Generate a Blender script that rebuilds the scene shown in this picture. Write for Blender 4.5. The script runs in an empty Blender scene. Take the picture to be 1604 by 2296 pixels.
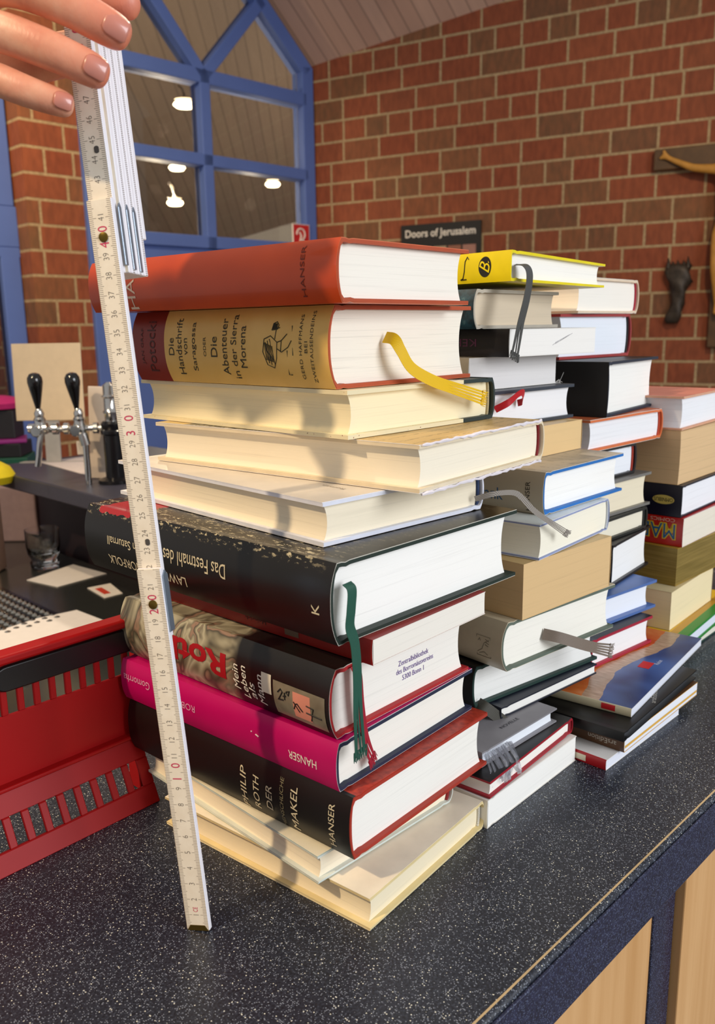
import bpy, bmesh, math, random
from mathutils import Vector, Matrix, noise
from math import sin, cos, pi, radians, sqrt
random.seed(7)
scene = bpy.context.scene
COL = scene.collection
ZC = 1.05            # height of the counter top above the floor
# ---------------------------------------------------------------- camera
F_PX, PITCH, ROLL, H_CAM = 1900.0, radians(12.3), radians(-0.9), 0.335
cam = bpy.data.cameras.new('camera'); camo = bpy.data.objects.new('camera', cam); COL.objects.link(camo)
fwd = Vector((0, cos(PITCH), -sin(PITCH))); xr = Vector((1, 0, 0)); up = xr.cross(fwd)
X = xr*cos(ROLL) + up*sin(ROLL); U = -xr*sin(ROLL) + up*cos(ROLL)
M = Matrix((X, U, -fwd)).transposed().to_4x4(); M.translation = (0, 0, ZC+H_CAM)
camo.matrix_world = M
cam.sensor_fit = 'VERTICAL'; cam.sensor_height = 24.0; cam.lens = F_PX/2296*24.0
cam.clip_start = 0.02; cam.clip_end = 60
cam.dof.use_dof = True; cam.dof.focus_distance = 0.56; cam.dof.aperture_fstop = cam.lens/1000/0.0021
scene.camera = camo
# ---------------------------------------------------------------- colour management and world
scene.view_settings.view_transform = 'Standard'; scene.view_settings.look = 'None'
scene.view_settings.gamma = 1.0; scene.view_settings.exposure = 0.14
scene.view_settings.use_curve_mapping = False
world = bpy.data.worlds.new('world'); scene.world = world; world.use_nodes = True
bgn = world.node_tree.nodes['Background']; bgn.inputs[0].default_value = (0.95, 0.93, 0.92, 1); bgn.inputs[1].default_value = 0.36
# ---------------------------------------------------------------- lights (ceiling spots, the tall daylight windows behind the viewer, an added hall fill)
def area(name, loc, target, size, power, colr, sy=None, spread=pi):
    l = bpy.data.lights.new(name, 'AREA'); l.energy = power; l.color = colr; l.size = size
    if sy: l.shape = 'RECTANGLE'; l.size_y = sy
    l.spread = spread
    o = bpy.data.objects.new(name, l); COL.objects.link(o); o.location = Vector(loc)+Vector((0, 0, ZC))
    d = Vector(target)-Vector(loc); o.rotation_euler = d.to_track_quat('-Z', 'Y').to_euler(); return o
def spot(name, loc, target, power, colr, ang, r=0.04, blend=.5):
    l = bpy.data.lights.new(name, 'SPOT'); l.energy = power; l.color = colr; l.spot_size = radians(ang); l.spot_blend = blend; l.shadow_soft_size = r
    o = bpy.data.objects.new(name, l); COL.objects.link(o); o.location = Vector(loc)+Vector((0, 0, ZC))
    d = Vector(target)-Vector(loc); o.rotation_euler = d.to_track_quat('-Z', 'Y').to_euler(); return o
WARM = (1.0, 0.76, 0.48)
area('hall_fill', (1.0, 7.6, .6), (.9, 8.6, 3), .8, 62, (1, .88, .72))  # added unseen uplight that brightens the hall ceiling, not one of its lamps
area('window_daylight', (2.6, -1.2, 1.2), (0.1, .6, .1), 1.6, 80, (0.90, 0.94, 1.0), 1.8)
spot('ceiling_spot_left', (-1.5, -0.5, 1.9), (-.05, .5, .15), 150, WARM, 60, .05)
spot('ceiling_spot_back', (0.3, 2.2, 2.0), (0.1, .6, .3), 60, (1, .85, .66), 75, .06)
spot('ceiling_spot_wall', (1.4, 2.6, 1.6), (1.3, 5.0, 0.2), 56, (1, .74, .46), 110, .05, 1.0)
spot('ceiling_spot_window_wall', (-1.6, 2.6, 2.3), (-1.5, 4.8, .6), 215, (1, .72, .40), 90, .05, 1.0)
spot('ceiling_spot_bar', (-0.9, .6, 2.1), (-.5, 1.5, 0), 60, WARM, 80, .04, .8)
# ---------------------------------------------------------------- node helpers
def col(h):
    if isinstance(h, str):
        r = [int(h[i:i+2], 16)/255 for i in (0, 2, 4)]
        return tuple((c/12.92 if c <= .04045 else ((c+.055)/1.055)**2.4) for c in r)+(1,)
    return tuple(h)+(1,) if len(h) == 3 else h
class NT:
    def __init__(s, name):
        s.m = bpy.data.materials.new(name); s.m.use_nodes = True; s.t = s.m.node_tree; s.b = s.t.nodes['Principled BSDF']; s._tc = None
    def n(s, typ, **k):
        q = s.t.nodes.new(typ)
        for a, v in k.items():
            if a[0] == '_': setattr(q, a[1:], v)
            else: q.inputs[a.replace('__', ' ')].default_value = v
        return q
    def l(s, a, b): s.t.links.new(a, b)
    @property
    def tc(s):
        if not s._tc: s._tc = s.n('ShaderNodeTexCoord')
        return s._tc.outputs['Object']
    def mapped(s, scale=(1, 1, 1), rot=(0, 0, 0), loc=(0, 0, 0)):
        q = s.n('ShaderNodeMapping'); q.inputs['Scale'].default_value = scale; q.inputs['Rotation'].default_value = rot; q.inputs['Location'].default_value = loc
        s.l(s.tc, q.inputs['Vector']); return q.outputs[0]
    def noise(s, scale, detail=3, vec=None, rough=.5, dist=0):
        q = s.n('ShaderNodeTexNoise'); q.inputs['Scale'].default_value = scale; q.inputs['Detail'].default_value = detail; q.inputs['Roughness'].default_value = rough; q.inputs['Distortion'].default_value = dist
        s.l(vec or s.tc, q.inputs['Vector']); return q.outputs['Fac']
    def ramp(s, fac, pts, interp='LINEAR'):
        q = s.n('ShaderNodeValToRGB'); e = q.color_ramp.elements; q.color_ramp.interpolation = interp
        while len(e) < len(pts): e.new(.5)
        for el, (p, c) in zip(e, pts): el.position = p; el.color = col(c)
        s.l(fac, q.inputs[0]); return q.outputs['Color']
    def math(s, op, a, b=None, clamp=False):
        q = s.n('ShaderNodeMath', _operation=op, _use_clamp=clamp)
        for i, v in enumerate((a, b)):
            if v is None: continue
            if isinstance(v, (int, float)): q.inputs[i].default_value = v
            else: s.l(v, q.inputs[i])
        return q.outputs[0]
    def mix(s, fac, a, b, mode='MIX'):
        q = s.n('ShaderNodeMix', _data_type='RGBA', _blend_type=mode)
        for i, v in ((0, fac), (6, a), (7, b)):
            if isinstance(v, (int, float)): q.inputs[i].default_value = v
            elif isinstance(v, (str, tuple)): q.inputs[i].default_value = col(v)
            else: s.l(v, q.inputs[i])
        return q.outputs[2]
    def sep(s, vec=None):
        q = s.n('ShaderNodeSeparateXYZ'); s.l(vec or s.tc, q.inputs[0]); return q.outputs
    def base(s, c, rough=.5, **k):
        if isinstance(c, (str, tuple)): s.b.inputs['Base Color'].default_value = col(c)
        else: s.l(c, s.b.inputs['Base Color'])
        s.b.inputs['Roughness'].default_value = rough
        for a, v in k.items(): s.b.inputs[a.replace('__', ' ')].default_value = v
        return s
    def bump(s, h, strength=.3, dist=.001):
        q = s.n('ShaderNodeBump'); q.inputs['Strength'].default_value = strength; q.inputs['Distance'].default_value = dist
        s.l(h, q.inputs['Height']); s.l(q.outputs[0], s.b.inputs['Normal']); return s
_mc = {}
def plain(c, rough=.5, var=.06, scale=60, **k):
    key = ('plain', c, rough, var, scale, tuple(sorted(k.items())))
    if key in _mc: return _mc[key]
    t = NT('surface_'+str(len(_mc)))
    if var > 0:
        r = col(c); a = tuple(max(0, v*(1-var)) for v in r[:3])+(1,); b = tuple(min(1, v*(1+var)) for v in r[:3])+(1,)
        t.base(t.ramp(t.noise(scale), [(.3, a), (.7, b)]), rough, **k)
    else: t.base(c, rough, **k)
    _mc[key] = t.m; return t.m
def paper_mat(head, seed=0.0, amt=.1):
    key = ('paper', head, seed, amt)
    if key in _mc: return _mc[key]
    t = NT('paper_edges'); v = t.mapped((14, 14, 2600), loc=(seed, seed, seed*3))
    v2 = t.mapped((5, 5, 420), loc=(seed*2, 1, seed))
    f = t.math('ADD', t.math('MULTIPLY', t.noise(1, 3, v), .55), t.math('MULTIPLY', t.noise(1, 3, v2), .45))
    r = col(head); a = tuple(x*(1-amt*2.2) for x in r[:3])+(1,)
    c = t.ramp(f, [(.28, a), (.46, r), (1, r)])
    c = t.mix(t.math('MULTIPLY', t.ramp(t.noise(9, 2), [(.45, (0, 0, 0)), (.8, (1, 1, 1))]), .12), c, tuple(x*y for x, y in zip(r[:3], (.93, .86, .72)))+(1,))
    t.base(c, .85); t.bump(f, .35, .0003); _mc[key] = t.m; return t.m
# ---------------------------------------------------------------- mesh helpers
class MB:
    def __init__(s): s.v = []; s.f = []; s.mi = []
    def add(s, vs, fs, mi=0):
        o = len(s.v); s.v += [tuple(v) for v in vs]; s.f += [tuple(i+o for i in f) for f in fs]; s.mi += [mi]*len(fs); return s
    def box(s, a, b, mi=0, M=None):
        vs = [(x, y, z) for x in (a[0], b[0]) for y in (a[1], b[1]) for z in (a[2], b[2])]
        if M: vs = [M @ Vector(v) for v in vs]
        return s.add(vs, [(0, 1, 3, 2), (4, 6, 7, 5), (0, 4, 5, 1), (2, 3, 7, 6), (0, 2, 6, 4), (1, 5, 7, 3)], mi)
    def bar(s, p, q, w, t, upv=(0, 0, 1), mi=0):
        p = Vector(p); q = Vector(q); d = (q-p).normalized(); u = Vector(upv); a = d.cross(u).normalized(); b = a.cross(d).normalized()
        vs = [e+a*sx*w/2+b*sy*t/2 for e in (p, q) for sx, sy in ((-1, -1), (1, -1), (1, 1), (-1, 1))]
        return s.add(vs, [(3, 2, 1, 0), (4, 5, 6, 7), (0, 1, 5, 4), (1, 2, 6, 5), (2, 3, 7, 6), (3, 0, 4, 7)], mi)
    def tube(s, pts, r, n=12, mi=0, cap=True):
        pts = [Vector(p) for p in pts]; rr = r if isinstance(r, (list, tuple)) else [r]*len(pts)
        vs = []; fs = []; prev = None
        for i, p in enumerate(pts):
            d = (pts[min(i+1, len(pts)-1)]-pts[max(i-1, 0)]).normalized()
            if prev is None: a = d.orthogonal().normalized()
            else: a = (prev-d*prev.dot(d)).normalized()
            prev = a; b = d.cross(a)
            for k in range(n): t = 2*pi*k/n; vs.append(p+(a*cos(t)+b*sin(t))*rr[i])
        for i in range(len(pts)-1):
            for k in range(n): k2 = (k+1) % n; fs.append((i*n+k, i*n+k2, (i+1)*n+k2, (i+1)*n+k))
        if cap: fs += [tuple(range(n-1, -1, -1)), tuple((len(pts)-1)*n+k for k in range(n))]
        return s.add(vs, fs, mi)
    def lathe(s, prof, org=(0, 0, 0), n=24, mi=0, M=None):
        vs = []; fs = []
        for r, z in prof:
            for k in range(n): t = 2*pi*k/n; vs.append(Vector((r*cos(t), r*sin(t), z)))
        vs = [(M @ v if M else v)+Vector(org) for v in vs]
        for i in range(len(prof)-1):
            for k in range(n): k2 = (k+1) % n; fs.append((i*n+k, i*n+k2, (i+1)*n+k2, (i+1)*n+k))
        fs += [tuple(range(n-1, -1, -1)), tuple((len(prof)-1)*n+k for k in range(n))]
        return s.add(vs, fs, mi)
    def prism(s, poly, z0, z1, mi=0, f=None):
        n = len(poly); vs = [(x, y, z0) for x, y in poly]+[(x, y, z1) for x, y in poly]
        if f: vs = [f(v) for v in vs]
        return s.add(vs, [tuple(range(n-1, -1, -1)), tuple(range(n, 2*n))]+[(i, (i+1) % n, n+(i+1) % n, n+i) for i in range(n)], mi)
    def build(s, name, mats, parent=None, smooth=True, bevel=0, seg=2, world=False, ang=38):
        me = bpy.data.meshes.new(name); me.from_pydata(s.v, [], s.f); me.update()
        for m in (mats if isinstance(mats, list) else [mats]): me.materials.append(m)
        for p, i in zip(me.polygons, s.mi): p.material_index = i
        bm = bmesh.new(); bm.from_mesh(me); bmesh.ops.recalc_face_normals(bm, faces=bm.faces); bm.to_mesh(me); bm.free()
        if smooth: me.shade_smooth(); me.set_sharp_from_angle(angle=radians(ang))
        o = bpy.data.objects.new(name, me); COL.objects.link(o)
        if parent: o.parent = parent
        if bevel:
            md = o.modifiers.new('bevel', 'BEVEL'); md.width = bevel; md.segments = seg; md.limit_method = 'ANGLE'; md.angle_limit = radians(40)
        return o
def tag(o, label=None, cat=None, group=None, kind=None):
    if label: o['label'] = label
    if cat: o['category'] = cat
    if group: o['group'] = group
    if kind: o['kind'] = kind
    return o
def empty(name, loc=(0, 0, 0), rz=0, label=None, cat=None, group=None):
    o = bpy.data.objects.new(name, None); COL.objects.link(o); o.location = Vector(loc)+Vector((0, 0, ZC)); o.rotation_euler = (0, 0, rz); o.empty_display_size = .02
    return tag(o, label, cat, group)
# ---------------------------------------------------------------- lettering
def text_polys(txt, size=1.0, bold=0.0, shear=0.0, spacing=1.0):
    c = bpy.data.curves.new('t', 'FONT'); c.body = txt; c.size = size; c.offset = bold; c.shear = shear; c.align_x = 'CENTER'; c.align_y = 'CENTER'; c.space_character = spacing; c.resolution_u = 3
    o = bpy.data.objects.new('t', c); COL.objects.link(o)
    dg = bpy.context.evaluated_depsgraph_get(); dg.update(); me = bpy.data.meshes.new_from_object(o.evaluated_get(dg))
    bpy.data.objects.remove(o); return me
def text_on(name, txt, f, size, mat, parent, rot=0.0, width=None, height=None, bold=0, shear=0, off=.00025, cuts=True, serif=False, spacing=1.0):
    """f(u, v) -> (point, normal); u to the reader's right, v up; rot turns the line anticlockwise (degrees)"""
    me = text_polys(txt, 1.0, bold, shear, spacing); bm = bmesh.new(); bm.from_mesh(me); bpy.data.meshes.remove(me)
    xs = [v.co.x for v in bm.verts]; ys = [v.co.y for v in bm.verts]
    if not xs: bm.free(); return None
    w = max(xs)-min(xs); h = max(ys)-min(ys); cx = (max(xs)+min(xs))/2; cy = (max(ys)+min(ys))/2
    if width is None and height: width = w*height/h*.86
    sx = (width/w) if width else size; sy = (height/h) if height else (size if not width or size else sx)
    R = Matrix.Rotation(radians(rot), 2)
    for v in bm.verts:
        p = R @ Vector(((v.co.x-cx)*sx, (v.co.y-cy)*sy)); v.co = (p.x, p.y, 0)
    if cuts:
        ex = [v.co.y for v in bm.verts]; lo, hi = min(ex), max(ex); st = .0015
        k = int((hi-lo)/st)
        for i in range(1, min(k, 40)):
            g = bm.verts[:]+bm.edges[:]+bm.faces[:]
            bmesh.ops.bisect_plane(bm, geom=g, plane_co=(0, lo+i*st, 0), plane_no=(0, 1, 0))
    for v in bm.verts:
        p, n = f(v.co.x, v.co.y); v.co = Vector(p)+Vector(n)*off
    m2 = bpy.data.meshes.new(name); bm.to_mesh(m2); bm.free(); m2.materials.append(mat)
    o = bpy.data.objects.new(name, m2); COL.objects.link(o); o.parent = parent; return o
# ================================================================ the room
def frame_obj(o, org, ang): o.location = Vector(org)+Vector((0, 0, ZC)); o.rotation_euler = (0, 0, ang); return o
CW = (-.2716, 5.8326, 0); A_B = math.atan2(-.4737, .8807); A_W = math.atan2(.7047, .7095)
def brick_mat(name, seed=0, dark=1.0):
    t = NT(name); sp = t.sep(); cb = t.n('ShaderNodeCombineXYZ'); t.l(t.math('ADD', sp[0], seed), cb.inputs[0]); t.l(sp[2], cb.inputs[1])
    wob = t.noise(3, 2); 
    br = t.n('ShaderNodeTexBrick'); br.offset = .37; br.offset_frequency = 2; br.squash = .62; br.squash_frequency = 3
    t.l(cb.outputs[0], br.inputs['Vector'])
    for a, v in (('Scale', 1.0), ('Mortar Size', .0075), ('Mortar Smooth', .15), ('Bias', 0.0), ('Brick Width', .25), ('Row Height', .1235)): br.inputs[a].default_value = v
    br.inputs['Color1'].default_value = (0, 0, 0, 1); br.inputs['Color2'].default_value = (1, 1, 1, 1); br.inputs['Mortar'].default_value = (.5, .5, .5, 1)
    cc = t.ramp(br.outputs['Color'], [(0, '84452a'), (.25, '985030'), (.5, '8a4024'), (.72, '925232'), (.84, '7c5c3a'), (1, '625038')])
    cc = t.mix(t.math('MULTIPLY', t.noise(7, 4), .5), cc, '7e4428', 'MIX'); cc = t.mix(.25, cc, t.ramp(t.noise(38, 4, t.mapped((1, 1, .35))), [(.35, '5d2c18'), (.7, 'b4613c')]))
    mo = t.ramp(t.noise(60, 3), [(.3, '9c835e'), (.7, 'bca27a')])
    c = t.mix(br.outputs['Fac'], cc, mo)
    t.base(c, .8); h = t.math('ADD', t.math('MULTIPLY', t.math('SUBTRACT', 1.0, br.outputs['Fac']), 1.0), t.math('MULTIPLY', t.noise(120, 3), .2)); t.bump(h, .6, .006); return t.m
BRICK = brick_mat('brick_wall')
def top_z(x): return 1.9419+.122*x
mb = MB(); mb.prism([(0, -1.05), (4.0, -1.05), (4.0, top_z(4.0)+.03), (0, top_z(0)+.03)], 0, .24, f=lambda v: (v[0], v[2], v[1]))
frame_obj(tag(mb.build('wall_right', BRICK, smooth=False), 'red and brown brick wall to the right', kind='structure'), CW, A_B)
# brick pier between the two blue windows
mb = MB(); mb.box((-1.93, -.02, -1.05), (-1.62, .26, 2.7)); mb.box((-1.62, .0, 1.8), (-1.60, .2, 2.7))
frame_obj(tag(mb.build('wall_pier', brick_mat('brick_pier', .11), smooth=False), 'brick pier between the blue windows', kind='structure'), CW, A_W)
# plank ceiling
U1 = Vector((.8807, -.4737, .122)).normalized(); U2 = Vector((-.7095, -.7047, .896)).normalized(); NN = U1.cross(U2).normalized(); 
if NN.z < 0: NN = -NN
Yc = NN.cross(U2).normalized()
def plank_mat(name, c1, c2, w=.095):
    t = NT(name); sp = t.sep(); fr = t.math('FRACT', t.math('DIVIDE', t.math('ADD', sp[1], 20.0), w))
    g = t.math('LESS_THAN', fr, .10); idf = t.n('ShaderNodeTexWhiteNoise', _noise_dimensions='1D'); t.l(t.math('FLOOR', t.math('DIVIDE', t.math('ADD', sp[1], 20.0), w)), idf.inputs['W'])
    c = t.mix(idf.outputs['Value'], c1, c2); c = t.mix(t.math('MULTIPLY', t.noise(1, 4, t.mapped((2.5, 30, 30))), .5), c, tuple(v*.6 for v in col(c1)[:3])+(1,))
    c = t.mix(t.math('MULTIPLY', g, .5), c, tuple(v*.25 for v in col(c1)[:3])+(1,)); t.base(c, .6); t.bump(t.math('SUBTRACT', 1.0, g), .6, .004); return t.m
Mc = Matrix((U2, Yc, NN)).transposed().to_4x4(); Mc.translation = Vector(CW)+Vector((0, 0, ZC+1.9419))
inv = Mc.inverted()
def ceil_pts(a, b): return Vector(CW)+Vector((0, 0, ZC+1.9419))+U1*a+U2*b
mb = MB(); q = [inv @ ceil_pts(a, b) for a, b in ((-.05, -.05), (3.6, -.05), (3.6, 3.6), (-.05, 3.6))]
mb.add([(*v.xy, 0.0) for v in q]+[(*v.xy, .08) for v in q], [(3, 2, 1, 0), (4, 5, 6, 7), (0, 1, 5, 4), (1, 2, 6, 5), (2, 3, 7, 6), (3, 0, 4, 7)])
o = mb.build('ceiling', plank_mat('ceiling_planks', 'cfa995', 'c29a86'), smooth=False); o.matrix_world = Mc; tag(o, 'pinkish plank ceiling', kind='structure')
mb = MB(); mb.box((-4, -1.5, -.04), (5, 9.9, 0)); o = mb.build('floor', plain('6d6a66', .5), smooth=False); tag(o, kind='structure')
BLUE = plain('5670b6', .6, .05, 4)
glass = NT('window_glass'); g = glass.t; g.nodes.remove(glass.b); tr = g.nodes.new('ShaderNodeBsdfTransparent'); gl = g.nodes.new('ShaderNodeBsdfGlossy'); gl.inputs['Roughness'].default_value = .02; tr.inputs[0].default_value = (.86, .84, .80, 1)
mx = g.nodes.new('ShaderNodeMixShader'); fr = g.nodes.new('ShaderNodeFresnel'); fr.inputs[0].default_value = 1.35; g.links.new(fr.outputs[0], mx.inputs[0]); g.links.new(tr.outputs[0], mx.inputs[1]); g.links.new(gl.outputs[0], mx.inputs[2]); g.links.new(mx.outputs[0], g.nodes['Material Output'].inputs[0]); GLASS = glass.m
win = empty('window_1', CW, A_W, 'tall blue gabled window with divided panes'); win['kind'] = 'structure'
def bar2(a, b, w, name='window_bar', y0=-.05, y1=.05, par=None):
    a = Vector((-a[0], 0, a[1])); b = Vector((-b[0], 0, b[1])); mb = MB(); mb.bar(a, b, w, y1-y0, upv=(0, 1, 0)); mb.v = [(v[0], v[1]+(y0+y1)/2, v[2]) for v in mb.v]
    return mb.build(name, BLUE, par or win, smooth=False, bevel=.005)
bar2((.045, -1.05), (.045, 1.93), .09, 'window_frame'); bar2((1.575, -1.05), (1.575, 1.93), .09, 'window_frame')
bar2((.035, 1.90), (.83, 2.61), .085, 'window_frame'); bar2((1.575, 1.93), (.83, 2.61), .085, 'window_frame')
bar2((.831, .80), (.831, 1.76), .068); bar2((.83, 1.74), (.385, 2.23), .066); bar2((.83, 1.74), (1.275, 2.23), .066)
bar2((.06, 1.736), (1.55, 1.736), .078); bar2((.06, 1.290), (1.55, 1.290), .066); bar2((.06, .835), (1.55, .835), .07)
mb = MB(); mb.box((-1.55, -.03, -1.0), (-.08, .03, .80)); mb.build('lower_panel', BLUE, win, smooth=False, bevel=.004)
for a, b in (((.09, .87), (.80, 1.26)), ((.865, .87), (1.53, 1.26)), ((.09, 1.32), (.80, 1.70)), ((.865, 1.32), (1.53, 1.70))):
    mb = MB(); mb.box((-b[0], .005, a[1]), (-a[0], .009, b[1])); mb.build('pane', GLASS, win, smooth=False)
mb = MB(); mb.prism([(-1.53, 1.77), (-.09, 1.77), (-.09, 1.93), (-.83, 2.57), (-1.53, 1.93)], .005, .009, f=lambda v: (v[0], v[2], v[1])); mb.build('pane', GLASS, win, smooth=False)
# hall beyond the window
PL = plank_mat('hall_planks', '8d7a6a', '857366', .11)
def px_local(x, y, yl):     # kept for reference heights of the far hall
    return None
mb = MB(); mb.box((2.35, 4.0, -1.05), (9.5, 4.1, 4.6)); frame_obj(tag(mb.build('wall_beyond', plain('c9c3ba', .8), smooth=False), 'pale wall of the hall behind the window', kind='structure'), CW, A_W)
mb = MB(); mb.box((-3.0, 4.0, -1.05), (2.34, 4.1, 3.4)); frame_obj(tag(mb.build('wall_beyond_side', brick_mat('brick_dim', .2), smooth=False), 'brick side wall of the hall behind the window', kind='structure'), CW, A_W)
c0 = Vector((2.7, 4.0, 1.50)); gx = Vector((1.225, 0, .344)).normalized(); gy = (Vector((-.83, .3, 2.95))-c0).normalized(); gn = gx.cross(gy).normalized(); yy = gn.cross(gy).normalized()
Ml = Matrix((gy, yy, gn)).transposed().to_4x4(); Ml.translation = c0
mb = MB(); qs = [Ml.inverted() @ (c0+gx*a+gy*b) for a, b in ((-4.5, -.05), (8.0, -.05), (4.4, 5.05), (-1.6, 5.05))]
mb.add([(*v.xy, 0.0) for v in qs]+[(*v.xy, .05) for v in qs], [(3, 2, 1, 0), (4, 5, 6, 7), (0, 1, 5, 4), (1, 2, 6, 5), (2, 3, 7, 6), (3, 0, 4, 7)])
o = mb.build('ceiling_beyond', PL, smooth=False); tag(o, 'sloping plank ceiling of the hall behind the window', kind='structure')
o.matrix_world = Matrix.Translation(Vector(CW)+Vector((0, 0, ZC))) @ Matrix.Rotation(A_W, 4, 'Z') @ Ml
EM = NT('lamp_glow'); EM.base((1, .93, .78), .4, Emission__Color=(1, .80, .50, 1), Emission__Strength=11)
CHROME = plain('d8d6d2', .12, 0, Metallic=1.0); DKCHROME = plain('8f8a84', .18, 0, Metallic=1.0)
for i, (x, y, z, lab) in enumerate(((-.70, .35, 1.673, 'largest glowing ceiling spotlight, upper left pane of the window'), (-.783, .35, 1.302, 'glowing spotlight in the lower left pane, the upper of two'), (-.811, .35, 1.095, 'glowing spotlight in the lower left pane, the lower of two'), (-.027, .35, 1.281, 'single glowing spotlight in the lower right pane'))):
    r = empty('ceiling_spotlight', CW, A_W, lab, 'lamp', 'spotlights behind the window'); r.location += Matrix.Rotation(A_W, 3, 'Z') @ Vector((x, y, z))
    k = 2.1 if i == 0 else 1.5
    mb = MB(); mb.lathe([(.004, -.012), (.026*k, -.010), (.034*k, .004), (.030*k, .016), (.008, .022)], n=20); mb.build('bulb', EM.m, r)
    mb = MB(); mb.lathe([(.020, .020), (.032*k, .030), (.016, .055), (.006, .058)], n=20); mb.tube([(0, 0, .055), (0, .02, .10), (0, .06, .125)], .006, 8); mb.build('lamp_holder', DKCHROME, r)
    l = bpy.data.lights.new('lamp_light', 'POINT'); l.energy = 11; l.color = (1, .85, .62); l.shadow_soft_size = .04; lo = bpy.data.objects.new('lamp_light', l); COL.objects.link(lo); lo.parent = r; lo.location = (0, .25, -.10)
# left blue door and window beside the pier
d1 = empty('door_1', CW, A_W, 'blue framed glass door left of the brick pier'); d1['kind'] = 'structure'
for a, b, w in (((1.985, -1.05), (1.985, .72), .10), ((1.99, .96), (1.99, 2.6), .10), ((1.93, .86), (3.4, .86), .20), ((1.93, .735), (3.4, .735), .05), ((1.96, -1.0), (3.4, -1.0), .12), ((3.35, -1.05), (3.35, 2.6), .1)):
    bar2(a, b, w, 'door_frame', .10, .18, d1)
mb = MB(); mb.box((-3.3, .135, -.95), (-2.03, .14, .71)); mb.build('pane', GLASS, d1, smooth=False)
mb = MB(); mb.box((-3.3, .135, .96), (-2.04, .14, 2.6)); mb.build('pane', GLASS, d1, smooth=False)
mb = MB(); mb.box((-5.2, 1.0, -1.05), (-1.7, 1.1, 2.6)); frame_obj(tag(mb.build('wall_corridor', brick_mat('brick_corridor', .07), smooth=False), 'brick wall seen through the glass door', kind='structure'), CW, A_W)
# ---- poster, sign, crucifix, bronze
r = empty('poster', CW, A_B, 'black exhibition poster titled Doors of Jerusalem on the brick wall', 'poster'); r.location += Vector((0, 0, .30))
mb = MB(); mb.box((.655, -.016, 0), (1.178, -.002, .645)); mb.build('poster_board', plain('171513', .4), r, smooth=False)
pf = lambda x0, z0: (lambda u, v: ((x0+u, -.0165, z0+v), (0, -1, 0)))
text_on('lettering', 'Doors of Jerusalem', pf(.915, .585), .05, plain('efe6d8', .5, 0), r, 0, width=.46, height=.060, cuts=False, bold=.02)
mb = MB(); cs = ['a87868', '8c6a78', 'b59a7a', '6a7a8c', '94604a', '7d8a6a']
for i in range(5):
    for j in range(5):
        if (i, j) != (9, 9): mb.box((.685+i*.095, -.020, .03+j*.098), (.685+i*.095+.083, -.0162, .03+j*.098+.088), (i*2+j) % 6)
mb.build('picture_grid', [plain(c, .5) for c in cs], r, smooth=False)
r = empty('fire_sign', CW, A_W, 'red fire hose sign on the blue window corner', 'sign'); r.location += Vector((0, 0, .84))
mb = MB(); mb.box((-.212, -.062, 0), (-.080, -.054, .14)); mb.build('sign_plate', plain('c4242a', .4), r, smooth=False)
mb = MB(); mb.box((-.216, -.0618, -.004), (-.076, -.053, .144)); mb.build('sign_border', plain('d8cfc8', .5), r, smooth=False)
mb = MB(); c0 = Vector((-.152, -.063, .082))
mb.tube([c0+Vector((cos(a)*.034, 0, sin(a)*.034)) for a in [radians(q) for q in range(-80, 200, 14)]], .0055, 6); mb.tube([c0+Vector((-.008, 0, -.045)), c0+Vector((.004, 0, -.01)), c0+Vector((-.012, 0, .014))], .006, 6); mb.tube([c0+Vector((.006, 0, -.033)), c0+Vector((.03, 0, -.05))], .007, 6)
mb.build('hose_symbol', plain('efe3dc', .5), r)
WOOD = plain('5a4024', .55, .2, 20); OCHRE = plain('c08a3a', .5, .12, 25)
r = empty('crucifix', CW, A_B, 'wooden crucifix with ochre carved figure at the right edge of the wall', 'crucifix')
mb = MB(); mb.box((2.15, -.055, 1.120), (2.90, -.004, 1.225)); mb.build('cross_beam', WOOD, r, smooth=False, bevel=.006)
mb = MB(); mb.box((2.475, -.056, .20), (2.575, -.004, 1.52)); mb.build('cross_post', WOOD, r, smooth=False, bevel=.006)
def skin_obj(name, pts, edges, rad, mat, parent, root=0, sub=2, loc=None):
    me = bpy.data.meshes.new(name); me.from_pydata([tuple(p) for p in pts], edges, []); me.update(); me.materials.append(mat)
    o = bpy.data.objects.new(name, me); COL.objects.link(o); o.parent = parent
    bpy.context.view_layer.objects.active = o
    m = o.modifiers.new('skin', 'SKIN'); m.use_smooth_shade = True; m.branch_smoothing = .3
    ly = me.skin_vertices[0].data if me.skin_vertices else None
    for i, rr in enumerate(rad): ly[i].radius = rr if isinstance(rr, tuple) else (rr, rr); ly[i].use_root = (i == root)
    s = o.modifiers.new('sub', 'SUBSURF'); s.levels = sub; s.render_levels = sub
    dg = bpy.context.evaluated_depsgraph_get(); dg.update(); m2 = bpy.data.meshes.new_from_object(o.evaluated_get(dg)); o.modifiers.clear(); o.data = m2
    m2.shade_smooth(); return o
cx, cy = 2.525, -.095
pts = [(cx, cy, .86), (cx, cy, .96), (cx, cy, 1.05), (cx, cy, 1.10), (cx, cy-.01, 1.15), (cx, cy-.02, 1.20)]; ed = [(0, 1), (1, 2), (2, 3), (3, 4), (4, 5)]; ra = [(.050, .038), (.042, .032), (.060, .040), (.045, .032), .018, (.030, .036)]
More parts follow.
